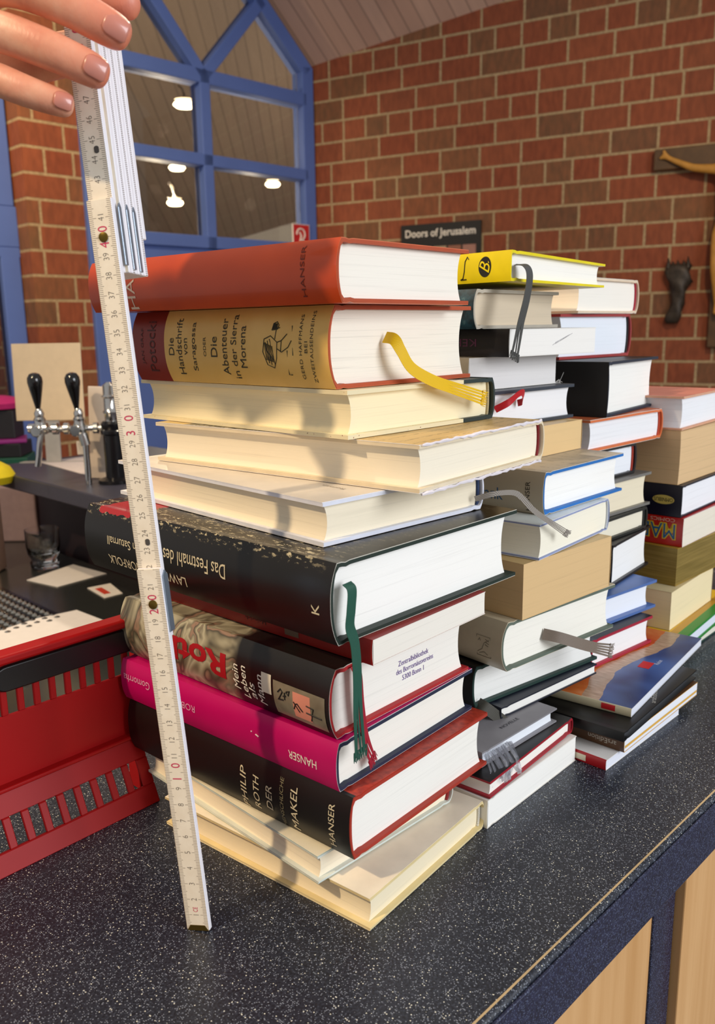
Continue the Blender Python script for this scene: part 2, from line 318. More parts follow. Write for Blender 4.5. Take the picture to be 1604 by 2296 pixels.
for sg in (-1, 1):
    k = len(pts); pts += [(cx+sg*.075, cy, 1.095), (cx+sg*.175, cy+.01, 1.112), (cx+sg*.285, cy+.02, 1.165), (cx+sg*.315, cy+.025, 1.185), (cx+sg*.345, cy+.025, 1.175), (cx+sg*.325, cy+.02, 1.215)]
    ed += [(3, k), (k, k+1), (k+1, k+2), (k+2, k+3), (k+3, k+4), (k+3, k+5)]; ra += [.026, .020, .013, .013, .006, .006]
    k = len(pts); pts += [(cx+sg*.030, cy-.01, .78), (cx+sg*.030, cy-.035, .60), (cx+sg*.012, cy+.01, .42), (cx+sg*.012, cy-.02, .37)]
    ed += [(0, k), (k, k+1), (k+1, k+2), (k+2, k+3)]; ra += [.034, .024, .015, .014]
skin_obj('carved_figure', pts, ed, ra, OCHRE, r, 0)
r = empty('bronze_sculpture', CW, A_B, 'dark bronze relief with pronged top hanging on the brick wall', 'sculpture')
mb = MB(); secs = [(.640, 2.305, .050, .012), (.630, 2.305, .060, .026), (.600, 2.306, .061, .030), (.570, 2.307, .060, .032), (.545, 2.314, .058, .032), (.520, 2.312, .047, .030), (.490, 2.314, .037, .027), (.460, 2.313, .031, .024), (.430, 2.311, .033, .024), (.400, 2.304, .037, .025), (.370, 2.294, .039, .025), (.345, 2.286, .036, .022), (.328, 2.282, .028, .014)]
vs = []; fs = []; n = 22
for zz, xc, rx, ry in secs:
    for q in range(n):
        a = 2*pi*q/n; w_ = 1+.16*sin(3*a+zz*60)+.07*sin(7*a-zz*90); vs.append((xc+rx*cos(a)*w_, -.036+min(ry*.95, ry*sin(a)*w_), zz))
for i_ in range(len(secs)-1):
    for q in range(n): fs.append((i_*n+q, i_*n+(q+1) % n, (i_+1)*n+(q+1) % n, (i_+1)*n+q))
fs += [tuple(range(n)), tuple((len(secs)-1)*n+q for q in range(n))]; mb.add(vs, fs)
for x0, h in ((2.252, .032), (2.275, .014), (2.300, .018), (2.330, .016), (2.352, .036)): mb.tube([(x0, -.036, .620), (x0+.002, -.037, .640), (x0-.002, -.038, .640+h)], [.014, .010, .003], 8)
mb.build('sculpture_body', plain('3a3026', .5, .35, 40, Metallic=.25), r, ang=80)
# ---- the counter the books stand on
E0 = Vector((.0595, .3525, 0)); ED = Vector((.7015, .7127, 0)).normalized(); EN = Vector((-ED.y, ED.x, 0)); A_C = math.atan2(ED.y, ED.x)
ctr = empty('bar_counter', E0, A_C, 'long bar counter with dark blue speckled worktop and beech front panels', 'counter')
t = NT('speckled_laminate'); vo = t.n('ShaderNodeTexVoronoi'); vo.inputs['Scale'].default_value = 1000; t.l(t.tc, vo.inputs['Vector'])
vo2 = t.n('ShaderNodeTexVoronoi'); vo2.inputs['Scale'].default_value = 620; t.l(t.tc, vo2.inputs['Vector'])
def flecks(v, thr, rnd): 
    a = t.math('LESS_THAN', v.outputs['Distance'], thr); s = t.n('ShaderNodeSeparateColor'); t.l(v.outputs['Color'], s.inputs[0]); return t.math('MULTIPLY', a, t.math('GREATER_THAN', s.outputs[0], rnd))
base = t.ramp(t.noise(700, 4), [(.35, '14171f'), (.6, '2a2f3b'), (.75, '4c5362')])
c = t.mix(t.math('MULTIPLY', flecks(vo, .36, .6), .7), base, '8f97a6'); c = t.mix(t.math('MULTIPLY', flecks(vo2, .24, .82), .95), c, 'dcdccf')
t.base(c, .36); t.bump(t.noise(900, 2), .12, .0004); LAM = t.m
mb = MB(); mb.box((-1.3, .001, -.042), (2.2, .52, 0)); mb.build('worktop', LAM, ctr, bevel=.0035, seg=3)
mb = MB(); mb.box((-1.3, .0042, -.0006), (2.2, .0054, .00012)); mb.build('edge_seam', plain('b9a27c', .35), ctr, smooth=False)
t = NT('navy_edge'); vv = t.n('ShaderNodeTexVoronoi'); vv.inputs['Scale'].default_value = 800; t.l(t.tc, vv.inputs['Vector']); t.base(t.mix(t.math('MULTIPLY', t.math('LESS_THAN', vv.outputs['Distance'], .3), .35), t.ramp(t.noise(500, 3), [(.35, '16182e'), (.7, '2a2f4c')]), '7d8cae'), .28); NAVY = t.m
mb = MB(); mb.box((-1.3, -.0012, -.0425), (2.2, .0009, -.0032)); mb.build('edge_band', NAVY, ctr, bevel=.0009, seg=2)
t = NT('beech_veneer'); t.base(t.ramp(t.noise(1, 5, t.mapped((60, 60, 3)), .6), [(.3, 'c8965e'), (.7, 'dcae78')]), .42); BEECH = t.m
mb = MB(); mb.box((-1.2, .014, -1.05), (.2165, .034, -.043)); mb.build('front_panel', BEECH, ctr, smooth=False, bevel=.001)
mb = MB(); mb.box((.252, .006, -1.05), (1.20, .030, -.043)); mb.build('front_panel', BEECH, ctr, smooth=False, bevel=.001)
mb = MB(); mb.box((.2160, .0125, -1.05), (.2505, .05, -.043)); mb.build('post', NAVY, ctr, smooth=False, bevel=.001)
mb = MB(); mb.box((-1.2, .035, -1.05), (2.1, .50, -.043)); mb.build('carcass', plain('5b4a38', .6), ctr, smooth=False)
# ---------------------------------------------------------------- books
G = {  # near corner x, y, direction of the left face (deg), left length, right length, thickness, base height
 'cream_bottom': (0.0034, 0.4187, 141.58, 0.1780, 0.1258, 0.0213, 0.0000),
 'thin_green': (-0.0259, 0.4316, 134.61, 0.1965, 0.1195, 0.0183, 0.0213),
 'makel': (-0.0046, 0.4275, 139.09, 0.2216, 0.1385, 0.0392, 0.0396),
 'magenta': (-0.0120, 0.4331, 139.62, 0.2048, 0.1358, 0.0300, 0.0788),
 'roth': (-0.0133, 0.4377, 137.94, 0.2057, 0.1287, 0.0420, 0.1088),
 'thin_red': (0.0075, 0.4416, 138.44, 0.2100, 0.1126, 0.0156, 0.1508),
 'festmahl': (-0.0112, 0.4323, 136.89, 0.2522, 0.1743, 0.0470, 0.1663),
 'grey_white': (-0.0195, 0.4642, 133.19, 0.2359, 0.1412, 0.0263, 0.2134),
 'tan_tattered': (0.0361, 0.4826, 141.57, 0.2364, 0.1561, 0.0290, 0.2397),
 'cream_green': (-0.0050, 0.5070, 136.46, 0.2206, 0.1507, 0.0297, 0.2687),
 'potocki': (-0.0114, 0.5140, 137.59, 0.2047, 0.1397, 0.0500, 0.2984),
 'handke': (-0.0064, 0.4930, 139.07, 0.2495, 0.1276, 0.0361, 0.3484),
 'white_block': (0.0848, 0.5169, 137.46, 0.2100, 0.1230, 0.0215, 0.0000),
 'red_band': (0.0866, 0.5183, 139.97, 0.2100, 0.1224, 0.0129, 0.0215),
 'plastic_grey': (0.0837, 0.5372, 135.19, 0.2100, 0.0960, 0.0118, 0.0343),
 'navy_thin': (0.1054, 0.5876, 130.93, 0.2100, 0.1246, 0.0092, 0.0461),
 'black_green': (0.0862, 0.5875, 128.02, 0.2100, 0.1474, 0.0330, 0.0552),
 'beige_emblem': (0.1070, 0.5767, 130.71, 0.0301, 0.1368, 0.0379, 0.0883),
 'tan_thick': (0.1177, 0.5807, 132.51, 0.2100, 0.1166, 0.0423, 0.1261),
 'white_fore': (0.1303, 0.5884, 140.24, 0.2100, 0.1176, 0.0269, 0.1684),
 'hanser_blue': (0.1398, 0.6169, 136.80, 0.2100, 0.1250, 0.0329, 0.1953),
 'tan_block': (0.1095, 0.6467, 136.13, 0.2100, 0.1263, 0.0256, 0.2282),
 'dark_ribbon': (0.0906, 0.6564, 133.49, 0.2100, 0.1414, 0.0298, 0.2538),
 'grey_pages': (0.0895, 0.6743, 133.54, 0.2100, 0.1213, 0.0265, 0.2836),
 'black_kehl': (0.1203, 0.6710, 132.66, 0.2100, 0.1220, 0.0219, 0.3101),
 'tan_blue': (0.0946, 0.6698, 138.54, 0.2100, 0.1285, 0.0318, 0.3320),
 'yellow': (0.1202, 0.6702, 133.51, 0.2099, 0.1352, 0.0235, 0.3639),
 'red_label': (0.1873, 0.5914, 135.79, 0.1900, 0.1300, 0.0089, 0.0000),
 'ars_brown': (0.2042, 0.6023, 136.59, 0.1900, 0.1409, 0.0127, 0.0089),
 'black_cover': (0.2008, 0.5946, 139.15, 0.1900, 0.1550, 0.0085, 0.0217),
 'photo_cover': (0.2139, 0.6192, 142.46, 0.2100, 0.1894, 0.0075, 0.0302),
 'black_red': (0.2029, 0.6965, 137.32, 0.2100, 0.0981, 0.0273, 0.0377),
 'blue': (0.2043, 0.7162, 129.04, 0.2100, 0.1079, 0.0279, 0.0650),
 'dark_boards': (0.2360, 0.7581, 141.97, 0.2100, 0.0994, 0.0415, 0.0929),
 'cream_dark_spine': (0.1987, 0.7340, 135.22, 0.2100, 0.1271, 0.0220, 0.1344),
 'grey_cover': (0.1942, 0.7383, 133.82, 0.2100, 0.1390, 0.0337, 0.1563),
 'small_white': (0.1895, 0.7416, 134.41, 0.2100, 0.1176, 0.0306, 0.1901),
 'orange_bands': (0.2096, 0.7569, 134.67, 0.2100, 0.1384, 0.0300, 0.2206),
 'black_spine': (0.2291, 0.7744, 143.48, 0.2100, 0.1420, 0.0505, 0.2506),
 'red_boards': (0.1960, 0.8258, 133.81, 0.2100, 0.1313, 0.0434, 0.3011),
 'pink_board': (0.2146, 0.8344, 138.44, 0.2100, 0.1330, 0.0349, 0.3445),
 'dark_green_mag': (0.2939, 0.7762, 137.13, 0.2100, 0.2000, 0.0109, 0.0000),
 'green_mag': (0.3100, 0.7805, 140.55, 0.2100, 0.2000, 0.0167, 0.0109),
 'cream': (0.3163, 0.8176, 139.42, 0.2100, 0.1249, 0.0409, 0.0276),
 'gold': (0.3268, 0.8370, 134.44, 0.2100, 0.1300, 0.0405, 0.0685),
 'red_ma': (0.3325, 0.8403, 137.25, 0.2100, 0.1200, 0.0303, 0.1090),
 'navy_omni': (0.3305, 0.8439, 138.09, 0.2100, 0.1300, 0.0334, 0.1394),
 'tan_big': (0.3264, 0.8477, 137.52, 0.2100, 0.1300, 0.0552, 0.1727),
 'pink_top': (0.3281, 0.8498, 140.29, 0.0294, 0.1300, 0.0343, 0.2279),
}

G['pink_top'] = G['pink_top'][:3]+(.20,)+G['pink_top'][4:]
G['beige_emblem'] = G['beige_emblem'][:3]+(.21,)+G['beige_emblem'][4:]
G['black_red'] = G['black_red'][:2]+(130.5,)+G['black_red'][3:]
G['makel'] = G['makel'][:3]+(.212,)+G['makel'][4:]
G['thin_green'] = G['thin_green'][:3]+(.184,)+G['thin_green'][4:]
G['tan_blue'] = G['tan_blue'][:5]+(.0305,)+G['tan_blue'][6:]
G['yellow'] = G['yellow'][:6]+(.3655,)
class Book: pass
def shp(t, e=2.4): return 1-abs(2*t-1)**e
def book(key, label, kind='hard', spine='L', cover='222222', board=None, page='f2ead8', bulge=.13, tb=.0026, over=.0035, fore=.10, head=None, covermat=None, wedge=1.0, tilt=None, jacket=True, amt=.07, group='books stacked on the counter', cat='book', name='book', rough=.4, rim=None):
    x, y, a, L, R, T, z = G[key]; a = radians(a)
    root = empty(name, (x, y, z+.0002), a-pi/2, label, cat, group)
    if tilt:
        sx, sy = tilt; n = Vector((-sx, -sy, 1)).normalized(); q = Vector((0, 0, 1)).rotation_difference(n)
        c = Vector((x, y, 0))+Vector((cos(a), sin(a), 0))*L/2+Vector((sin(a), -cos(a), 0))*R/2; c.z = z+ZC
        root.rotation_mode = 'QUATERNION'; root.rotation_quaternion = q @ Matrix.Rotation(a-pi/2, 3, 'Z').to_quaternion()
        root.location = c + q @ (Vector((x, y, z+ZC))-c)
    T -= .0004
    b = bulge*T
    if kind == 'paper': tb = .0005; over = .0003; fore = 0 if fore == .10 else fore; b = min(b, .0008)
    ts = tb*.6
    def P(px, py, pz):
        q = px if spine == 'L' else R-px
        return (q, py, T/2+(pz-T/2)*(1-(1-wedge)*q/R))
    def prof(o, oe=None, n=14, groove=0.0):
        oe = o if oe is None else oe
        pts = [(R-oe*.3, T-o)]
        if groove and kind == 'hard': pts += [(.010, T-o), (.0065, T-o-groove), (.0035, T-o)]
        for i in range(n+1):
            t = 1-i/n; pts.append((-(b-o*.7)*shp(t) + (o*.5 if i in (0, n) else 0), o+(T-2*o)*t))
        if groove and kind == 'hard': pts += [(.0035, o), (.0065, o+groove), (.010, o)]
        pts.append((R-oe*.3, o)); return pts
    def shell(o1, o2, y0, y1, m, nm, parent):
        A = prof(o1, groove=.0006); B = prof(o2, oe=o1, groove=.0006); n = len(A); mb = MB()
        vs = [P(p[0], yy, p[1]) for yy in (y0, y1) for p in A]+[P(p[0], yy, p[1]) for yy in (y0, y1) for p in B]
        out = []; rimf = []
        for i in range(n-1):
            out.append((i, i+1, n+i+1, n+i)); out.append((2*n+i, 3*n+i, 3*n+i+1, 2*n+i+1))
            rimf.append((i, 2*n+i, 2*n+i+1, i+1)); rimf.append((n+i, n+i+1, 3*n+i+1, 3*n+i))
        rimf += [(0, n, 3*n, 2*n), (n-1, 3*n-1, 4*n-1, 2*n-1)]
        mb.add(vs, out, 0); o = len(mb.f); mb.f += rimf; mb.mi += [1 if len(m) > 1 else 0]*len(rimf)
        return mb.build(nm, m, parent)
    cm = covermat or plain(cover, rough)
    bk = Book(); bk.root = root; bk.L = L; bk.R = R; bk.T = T; bk.b = b; bk.P = P; bk.spine = spine
    if kind == 'paper':
        bk.cover = shell(0, tb, 0, L, [cm, plain(rim or 'e8e4dc')], 'cover', root)
    else:
        if board and jacket:
            bk.cover = shell(0, .00045, .0003, L-.0003, [cm, plain(rim or 'd9d4c8')], 'dust_jacket', root)
            bk.board = shell(.0005, tb, 0, L, [plain(board, .6)], 'cover_boards', root)
        else: bk.cover = shell(0, tb, 0, L, [cm] if not board else [cm, plain(board, .6)], 'cover', root)
    # page block
    e = over if kind == 'hard' else .0002; fd = fore*T; mb = MB(); n = 12; pr = []
    for i in range(n+1):
        t = i/n; pr.append((R-over-fd*shp(t, 2.2), tb+(T-2*tb)*t))
    for i in range(n+1):
        t = 1-i/n; pr.append((-max(0, b-ts-.0012)*shp(t)+(.0012 if kind == 'hard' else .0003), tb+(T-2*tb)*t))
    k = len(pr); vs = [P(p[0], yy, p[1]) for yy in (e, L-e) for p in pr]
    # strips across the block so the caps stay clean
    fs = []
    for i in range(n): j = 2*n+1-i; fs += [(i, i+1, j-1, j), (k+i, k+j, k+j-1, k+i+1)]
    for i in range(k): fs.append((i, k+i, k+(i+1) % k, (i+1) % k))
    mb.add(vs, fs); bk.pages = mb.build('page_block', paper_mat(page, round(x*7+z*13, 2), amt), root); bk.e = e
    if head and kind == 'hard':
        t = NT('headband'); w = t.n('ShaderNodeTexWave', _bands_direction='Z'); w.inputs['Scale'].default_value = 480; t.l(t.tc, w.inputs['Vector'])
        c2 = tuple(v*.45 for v in col(head)[:3])+(1,); t.base(t.ramp(w.outputs['Fac'], [(.3, c2), (.6, col(head))]), .7)
        hb = MB(); hb.tube([P(-max(0, b-ts-.0010)*shp(q/16)+.0011, e-.0006, ts+.0006+(T-2*ts-.0012)*q/16) for q in range(17)], .0011, 8)
        hb.build('headband', t.m, bk.pages)
    # surface maps
    def left(y0, z0):       # the face looking left (spine when spine == 'L')
        def f(u, v):
            yy = y0-u; zz = z0+v; t = min(1, max(0, zz/T)); return (-(b)*shp(t), yy, zz), (-1, 0, 0)
        return f
    def right(x0, z0):      # the end of the page block
        return lambda u, v: ((x0+u, e, z0+v), (0, -1, 0))
    def top(x0, y0, turn=0):
        c, s_ = cos(radians(turn)), sin(radians(turn))
        return lambda u, v: ((x0+u*c-v*s_, y0+u*s_+v*c, T), (0, 0, 1))
    bk.left = left; bk.right = right; bk.top = top
    return bk
def catmull(P, n=8):
    P = [Vector(p) for p in P]; P = [P[0]*2-P[1]]+P+[P[-1]*2-P[-2]]; out = []
    for i in range(1, len(P)-2):
        for k in range(n):
            t = k/n; a, b, c, d = P[i-1:i+3]
            out.append(.5*((2*b)+(c-a)*t+(2*a-5*b+4*c-d)*t*t+(-a+3*b-3*c+d)*t**3))
    out.append(P[-2]); return out
def ribbon(bk, pts, width, wv, colr, fray=.25, spread=1.7, parent=None, strands=5, sheen=.5, tail=True):
    t = NT('ribbon_weave'); w1 = t.n('ShaderNodeTexWave', _bands_direction='DIAGONAL'); w1.inputs['Scale'].default_value = 800; t.l(t.tc, w1.inputs['Vector'])
    c = col(colr); c2 = tuple(v*.6 for v in c[:3])+(1,)
    t.base(t.ramp(w1.outputs['Fac'], [(.25, c2), (.7, c)]), .55); t.bump(w1.outputs['Fac'], .4, .0003)
    path = catmull(pts, 10); n = len(path); mb = MB(); W0 = Vector(wv).normalized()
    for s in range(strands):
        vs = []; fs = []
        for i, p in enumerate(path):
            u = i/(n-1); d = (path[min(i+1, n-1)]-path[max(i-1, 0)]).normalized()
            w = (W0-d*W0.dot(d)).normalized(); nr = d.cross(w)
            k = 1+(max(0, u-(1-fray))/fray)*(spread-1) if tail else 1
            gap = max(0, u-(1-fray))/fray*.10*width/strands if tail else 0
            c0 = ((s+.5)/strands-.5)*width*k; hw = width/strands/2-gap
            wob = nr*(sin(s*2.1+u*9)*.0007*max(0, u-(1-fray))/fray if tail else 0)
            for sg, th in ((-1, -.00018), (1, -.00018), (1, .00018), (-1, .00018)): vs.append(p+w*(c0+sg*hw*1.02)+nr*th+wob)
        for i in range(n-1):
            for k2 in range(4): k3 = (k2+1) % 4; fs.append((i*4+k2, i*4+k3, (i+1)*4+k3, (i+1)*4+k2))
        fs += [(3, 2, 1, 0), tuple((n-1)*4+q for q in range(4))]
        mb.add(vs, fs)
    if tail:
        p = path[-1]; d = (path[-1]-path[-4]).normalized(); w = (W0-d*W0.dot(d)).normalized(); rr = random.Random(int(width*1e6)+n)
        for q in range(30):
            o = p+w*((q+.5)/30-.5)*width*spread-d*.0025; mb.tube([o, o+d*.003+w*rr.uniform(-.0006, .0006), o+d*rr.uniform(.0045, .007)+w*rr.uniform(-.0010, .0010)], .00022, 5)
    return mb.build('ribbon_bookmark', t.m, parent or bk.pages)
def patch(name, bk_f, u0, u1, v0, v1, mat, parent, off=.00015, n=12):
    mb = MB(); vs = []; fs = []
    for i in range(n+1):
        for j in range(n+1):
            p, nn = bk_f(u0+(u1-u0)*i/n, v0+(v1-v0)*j/n); vs.append(Vector(p)+Vector(nn)*off)
    for i in range(n):
        for j in range(n): a = i*(n+1)+j; fs.append((a, a+1, a+n+2, a+n+1))
    mb.add(vs, fs); return mb.build(name, mat, parent)
def stroke(name, f, lines, r, mat, parent, off=.0002):
    mb = MB()
    for ln in lines:
        pts = []
        for u, v in ln: p, n = f(u, v); pts.append(Vector(p)+Vector(n)*off)
        mb.tube(pts, r, 6)
    return mb.build(name, mat, parent)
def zones(name, axis, pts, rough=.45, extra=None):
    """cover printed in bands along a local axis: pts = [(metres, colour)...]"""
    t = NT(name); s = t.sep()[axis]; lo, hi = -.01, .30
    f = t.math('DIVIDE', t.math('SUBTRACT', s, lo), hi-lo)
    c = t.ramp(f, [((p-lo)/(hi-lo), q) for p, q in pts], 'CONSTANT'); c = t.mix(t.math('MULTIPLY', t.noise(45), .12), c, '9a8a6a', 'MULTIPLY') if extra is None else extra(t, c)
    t.base(c, rough); return t.m
# ================================================================ nearest stack, bottom to top
S1G = 'books in the nearest stack'
WHITE = plain('f4efe2', .5, 0); BLACK = plain('15120f', .5, 0); CREAMINK = plain('d9cfb0', .5, 0); GOLD = plain('c9b36a', .45, 0)
def tb_(txt, bk, f, size, mat, rot, name='title_lettering', **k): return text_on(name, txt, f, size, mat, bk.cover, rot, **k)
b = book('cream_bottom', 'cream hardback with yellowed cover edge, lowest book of the nearest stack', spine='R', cover='efe5cf', board='e6d29c', tb=.0018, page='f3e6c6', rim='e6d7ae', group=S1G, over=.004, amt=.06, head='efe9da', bulge=.16)
b = book('thin_green', 'slim cream book with pale green edges, second from bottom of the nearest stack', spine='R', cover='ece2c6', board='d3dad2', page='f5ead0', rim='a9c2bf', group=S1G, head='a01818', over=.003, bulge=.2, tb=.0016)
t = NT('black_jacket_red_board'); sx_ = t.sep()[0]; blk = t.math('LESS_THAN', sx_, .0025)
red = t.ramp(t.noise(260, 4), [(.3, '8a1f14'), (.7, 'bb3a24')]); t.base(t.mix(blk, red, '0c0a09'), .42)
b = book('makel', 'thick black-spined book with red boards and upright cream lettering, third from the bottom', cover='0c0a09', board='a8321f', covermat=t.m, page='f8f5ec', group=S1G, rim='a8321f', bulge=.10)
for s, y, z, h in (('PHILIP', .0887, .0150, .0052), ('ROTH', .0770, .0155, .0052), ('DER', .0655, .0160, .0052), ('MAKEL', .0440, .0165, .0054), ('HANSER', .0140, .0180, .0045)):
    w = {'PHILIP': .0285, 'ROTH': .0225, 'DER': .0165, 'MAKEL': .0290, 'HANSER': .0270}[s]
    tb_(s, b, b.left(y, z), .006, CREAMINK, 90, width=w, height=h, shear=.12 if s != 'HANSER' else 0)
tb_('MENSCHLICHE', b, b.left(.0545, .0165), .004, plain('8a8468', .5, 0), 90, width=.0335, height=.0030, shear=.1)
t = NT('magenta_jacket'); t.base(t.mix(t.math('MULTIPLY', t.noise(40), .25), 'c30464', '8e0046'), .38)
b = book('magenta', 'magenta jacketed book with upside-down pale lettering in the nearest stack', covermat=t.m, board='1e2640', page='f6f1e6', group=S1G, bulge=.10, rim='c9c6c6')
tb_('HANSER', b, b.left(.0265, .0125), .005, WHITE, 180, width=.0225, height=.0052)
tb_('ROBERTO', b, b.left(.1390, .0150), .005, plain('e8a9c6', .5, 0), 180, width=.032, height=.0046)
tb_('SAVIANO', b, b.left(.172, .0155), .005, plain('e8a9c6', .5, 0), 180, width=.018, height=.0001) if 0 else None
tb_('Gomorrha', b, b.left(.1860, .0175), .005, plain('e8a9c6', .5, 0), 180, width=.0300, height=.0055)
stroke('scuff', b.left(0, 0), [[(-.0690, .0165), (-.0694, .0172)], [(-.0655, .0160), (-.0630, .0152)]], .0004, plain('e8d8d0', .6, 0), b.cover)
# marbled Roth
t = NT('marbled_jacket'); sep = t.sep(); v = t.mapped((1, 1, 1)); n1 = t.n('ShaderNodeTexNoise'); n1.inputs['Scale'].default_value = 17; n1.inputs['Detail'].default_value = 3; n1.inputs['Distortion'].default_value = 1.6; t.l(t.tc, n1.inputs['Vector'])
m2 = t.n('ShaderNodeMath', _operation='FRACT'); t.l(t.math('MULTIPLY', n1.outputs['Fac'], 6.5), m2.inputs[0])
marb = t.ramp(m2.outputs[0], [(0, '4a4538'), (.25, '8d866f'), (.5, 'b5ae94'), (.7, '79725e'), (.85, '9a7a66'), (1, '4a4538')])
edge = t.n('ShaderNodeMapRange'); edge.inputs['From Min'].default_value = .0780; edge.inputs['From Max'].default_value = .0860; t.l(sep[1], edge.inputs[0])
t.base(t.mix(edge.outputs[0], '15110e', marb), .33)
b = book('roth', 'marbled grey and black book with red lettering and a shelf-mark sticker', covermat=t.m, board='ad1f22', page='f6f2e8', group=S1G, bulge=.14, rim='cfc8bb')
tb_('Roth', b, b.left(.1210, .0215), .02, plain('a81620', .4, 0), 180, width=.0640, height=.0165, bold=.03)
for s, y, w, z in (('Mein', .0795, .0165, .0180), ('Leben', .0722, .0215, .0160), ('als', .0650, .0110, .0125), ('Mann', .0575, .0200, .0150)):
    tb_(s, b, b.left(y, z), .006, WHITE, 96, width=w, height=.0056, shear=.25)
t = NT('clear_sticker'); t.base(t.ramp(t.noise(70), [(.3, '6d6656'), (.7, '8d8672')]), .2)
patch('shelf_mark_sticker', b.left(.0455, .0040), 0, .042, 0, .0215, t.m, b.cover, .0003)
patch('pink_paper_square', b.left(.0290, .0068), 0, .014, 0, .0160, plain('d98d78', .5), b.cover, .0004)
patch('torn_patch', b.left(.0560, .0150), 0, .0085, 0, .0125, plain('e6ddc8', .7), b.cover, .0002)
f = b.left(.0455, .0040)
stroke('handwriting', f, [[(.004, .0150), (.0065, .0175), (.008, .0160), (.0055, .0120), (.0040, .0105), (.0085, .0110)], [(.0085, .0135), (.0110, .0142)], [(.0098, .0115), (.0098, .0160)], [(.0115, .0170), (.0140, .0180), (.0130, .0150), (.0112, .0160), (.0115, .0170)],
   [(.0170, .0080), (.0185, .0115), (.0200, .0120), (.0225, .0095), (.0240, .0080)], [(.0170, .0125), (.0215, .0070)], [(.0275, .0130), (.0330, .0125), (.0300, .0040)], [(.0270, .0085), (.0390, .0080)]], .00042, BLACK, b.cover, .0005)
PURPLE = plain('7a66a0', .6, 0)
for s, x, z, w in (('Zentralbibliothek', .0735, .0265, .0300), ('des Borromäusvereins', .0750, .0215, .0370), ('5300 Bonn 1', .0730, .0165, .0215)):
    text_on('library_stamp', s, b.right(x, z-.001), .003, PURPLE, b.pages, 0, width=w, height=.0034, cuts=False)
ribbon(b, [(.0135, -.0015, .0405), (.0138, -.0045, .0340), (.0150, -.0050, .015), (.0185, -.0050, -.006), (.0235, -.0055, -.0200)], .0072, (1, .25, .2), 'b3122e', fray=.28, spread=1.3)
b = book('thin_red', 'slim dark red paperback squeezed between the large black book and the marbled one', kind='paper', cover='8f1710', page='efe9dd', group=S1G, rim='efe9dd', fore=.02)
tb_('Heinrich', b, b.left(.096, .0062), .004, plain('2a0805', .5, 0), 180, width=.019, height=.0034)
patch('small_emblem', b.left(.0700, .0025), 0, .012, 0, .0055, plain('6e5b48', .5), b.cover)
t = NT('speckled_black_jacket'); sp = t.sep(); dark = '14110e'
nn = t.noise(420, 5, t.mapped((1, .42, 1)), .7); fl = t.ramp(nn, [(.56, (0, 0, 0)), (.60, (1, 1, 1))])
zr = t.n('ShaderNodeMapRange'); zr.inputs['From Min'].default_value = .040; zr.inputs['From Max'].default_value = .0462; t.l(sp[2], zr.inputs[0])
xr_ = t.n('ShaderNodeMapRange'); xr_.inputs['From Min'].default_value = .03; xr_.inputs['From Max'].default_value = .005; xr_.inputs['To Min'].default_value = .25; t.l(sp[0], xr_.inputs[0])
yr = t.n('ShaderNodeMapRange'); yr.inputs['From Min'].default_value = .002; yr.inputs['From Max'].default_value = .03; t.l(sp[1], yr.inputs[0])
msk = t.math('MULTIPLY', t.math('MULTIPLY', t.math('MULTIPLY', fl, zr.outputs[0]), xr_.outputs[0]), yr.outputs[0])
rd = t.math('MULTIPLY', t.math('GREATER_THAN', sp[1], t.math('ADD', .186, t.math('MULTIPLY', t.noise(120), .02))), t.math('LESS_THAN', sp[1], .236))
rd = t.math('MULTIPLY', rd, t.math('GREATER_THAN', sp[2], t.math('ADD', .0405, t.math('MULTIPLY', t.noise(150), .006))))
t.base(t.mix(rd, t.mix(msk, dark, 'd8cba6'), 'a8242a'), .3)
b = book('festmahl', 'large black book with upside-down cream title, speckled cover and dark green ribbon', covermat=t.m, board='16281f', page='fcfaf4', group=S1G, bulge=.12, rim='cfcabd', over=.0055)
tb_('Das Festmahl des', b, b.left(.1210, .0262), .008, CREAMINK, 180, width=.0640, height=.0092)
tb_('John Saturnall', b, b.left(.1968, .0262), .008, CREAMINK, 180, width=.0480, height=.0082)
tb_('LAWRENCE NORFOLK', b, b.left(.1765, .0112), .008, CREAMINK, 180, width=.0915, height=.0066)
tb_('K', b, b.left(.0118, .0200), .008, CREAMINK, 90, width=.0058, height=.0060)
ribbon(b, [(.0062, -.0008, .0345), (.0066, -.0042, .0310), (.0048, -.0050, .0200), (.0040, -.0048, .0110), (.0068, -.0055, .0010), (.0062, -.0075, -.0150), (.0052, -.0085, -.0380), (.0062, -.0090, -.0620)], .0078, (1, .12, .0), '1f5a48', fray=.2, spread=1.6)
b = book('grey_white', 'light grey jacketed book lying pages forward on the large speckled black book', spine='R', cover='d8d0c4', board='dfe2ee', page='f3e7cd', group=S1G, head='27406e', bulge=.14, rim='e8e8ee')
text_on('cover_print', 'Roman', b.top(.035, .03, 90), .004, plain('9c9284', .6, 0), b.cover, 0, width=.02, height=.003, cuts=False)
ribbon(b, [(.134, -.0008, .0080), (.141, -.012, .0120), (.156, -.016, .0110), (.165, -.017, .0060), (.180, -.018, -.0060), (.2190, -.018, -.0280)], .0038, (0, -.4, 1), 'b5aca2', fray=.12, spread=1.4)
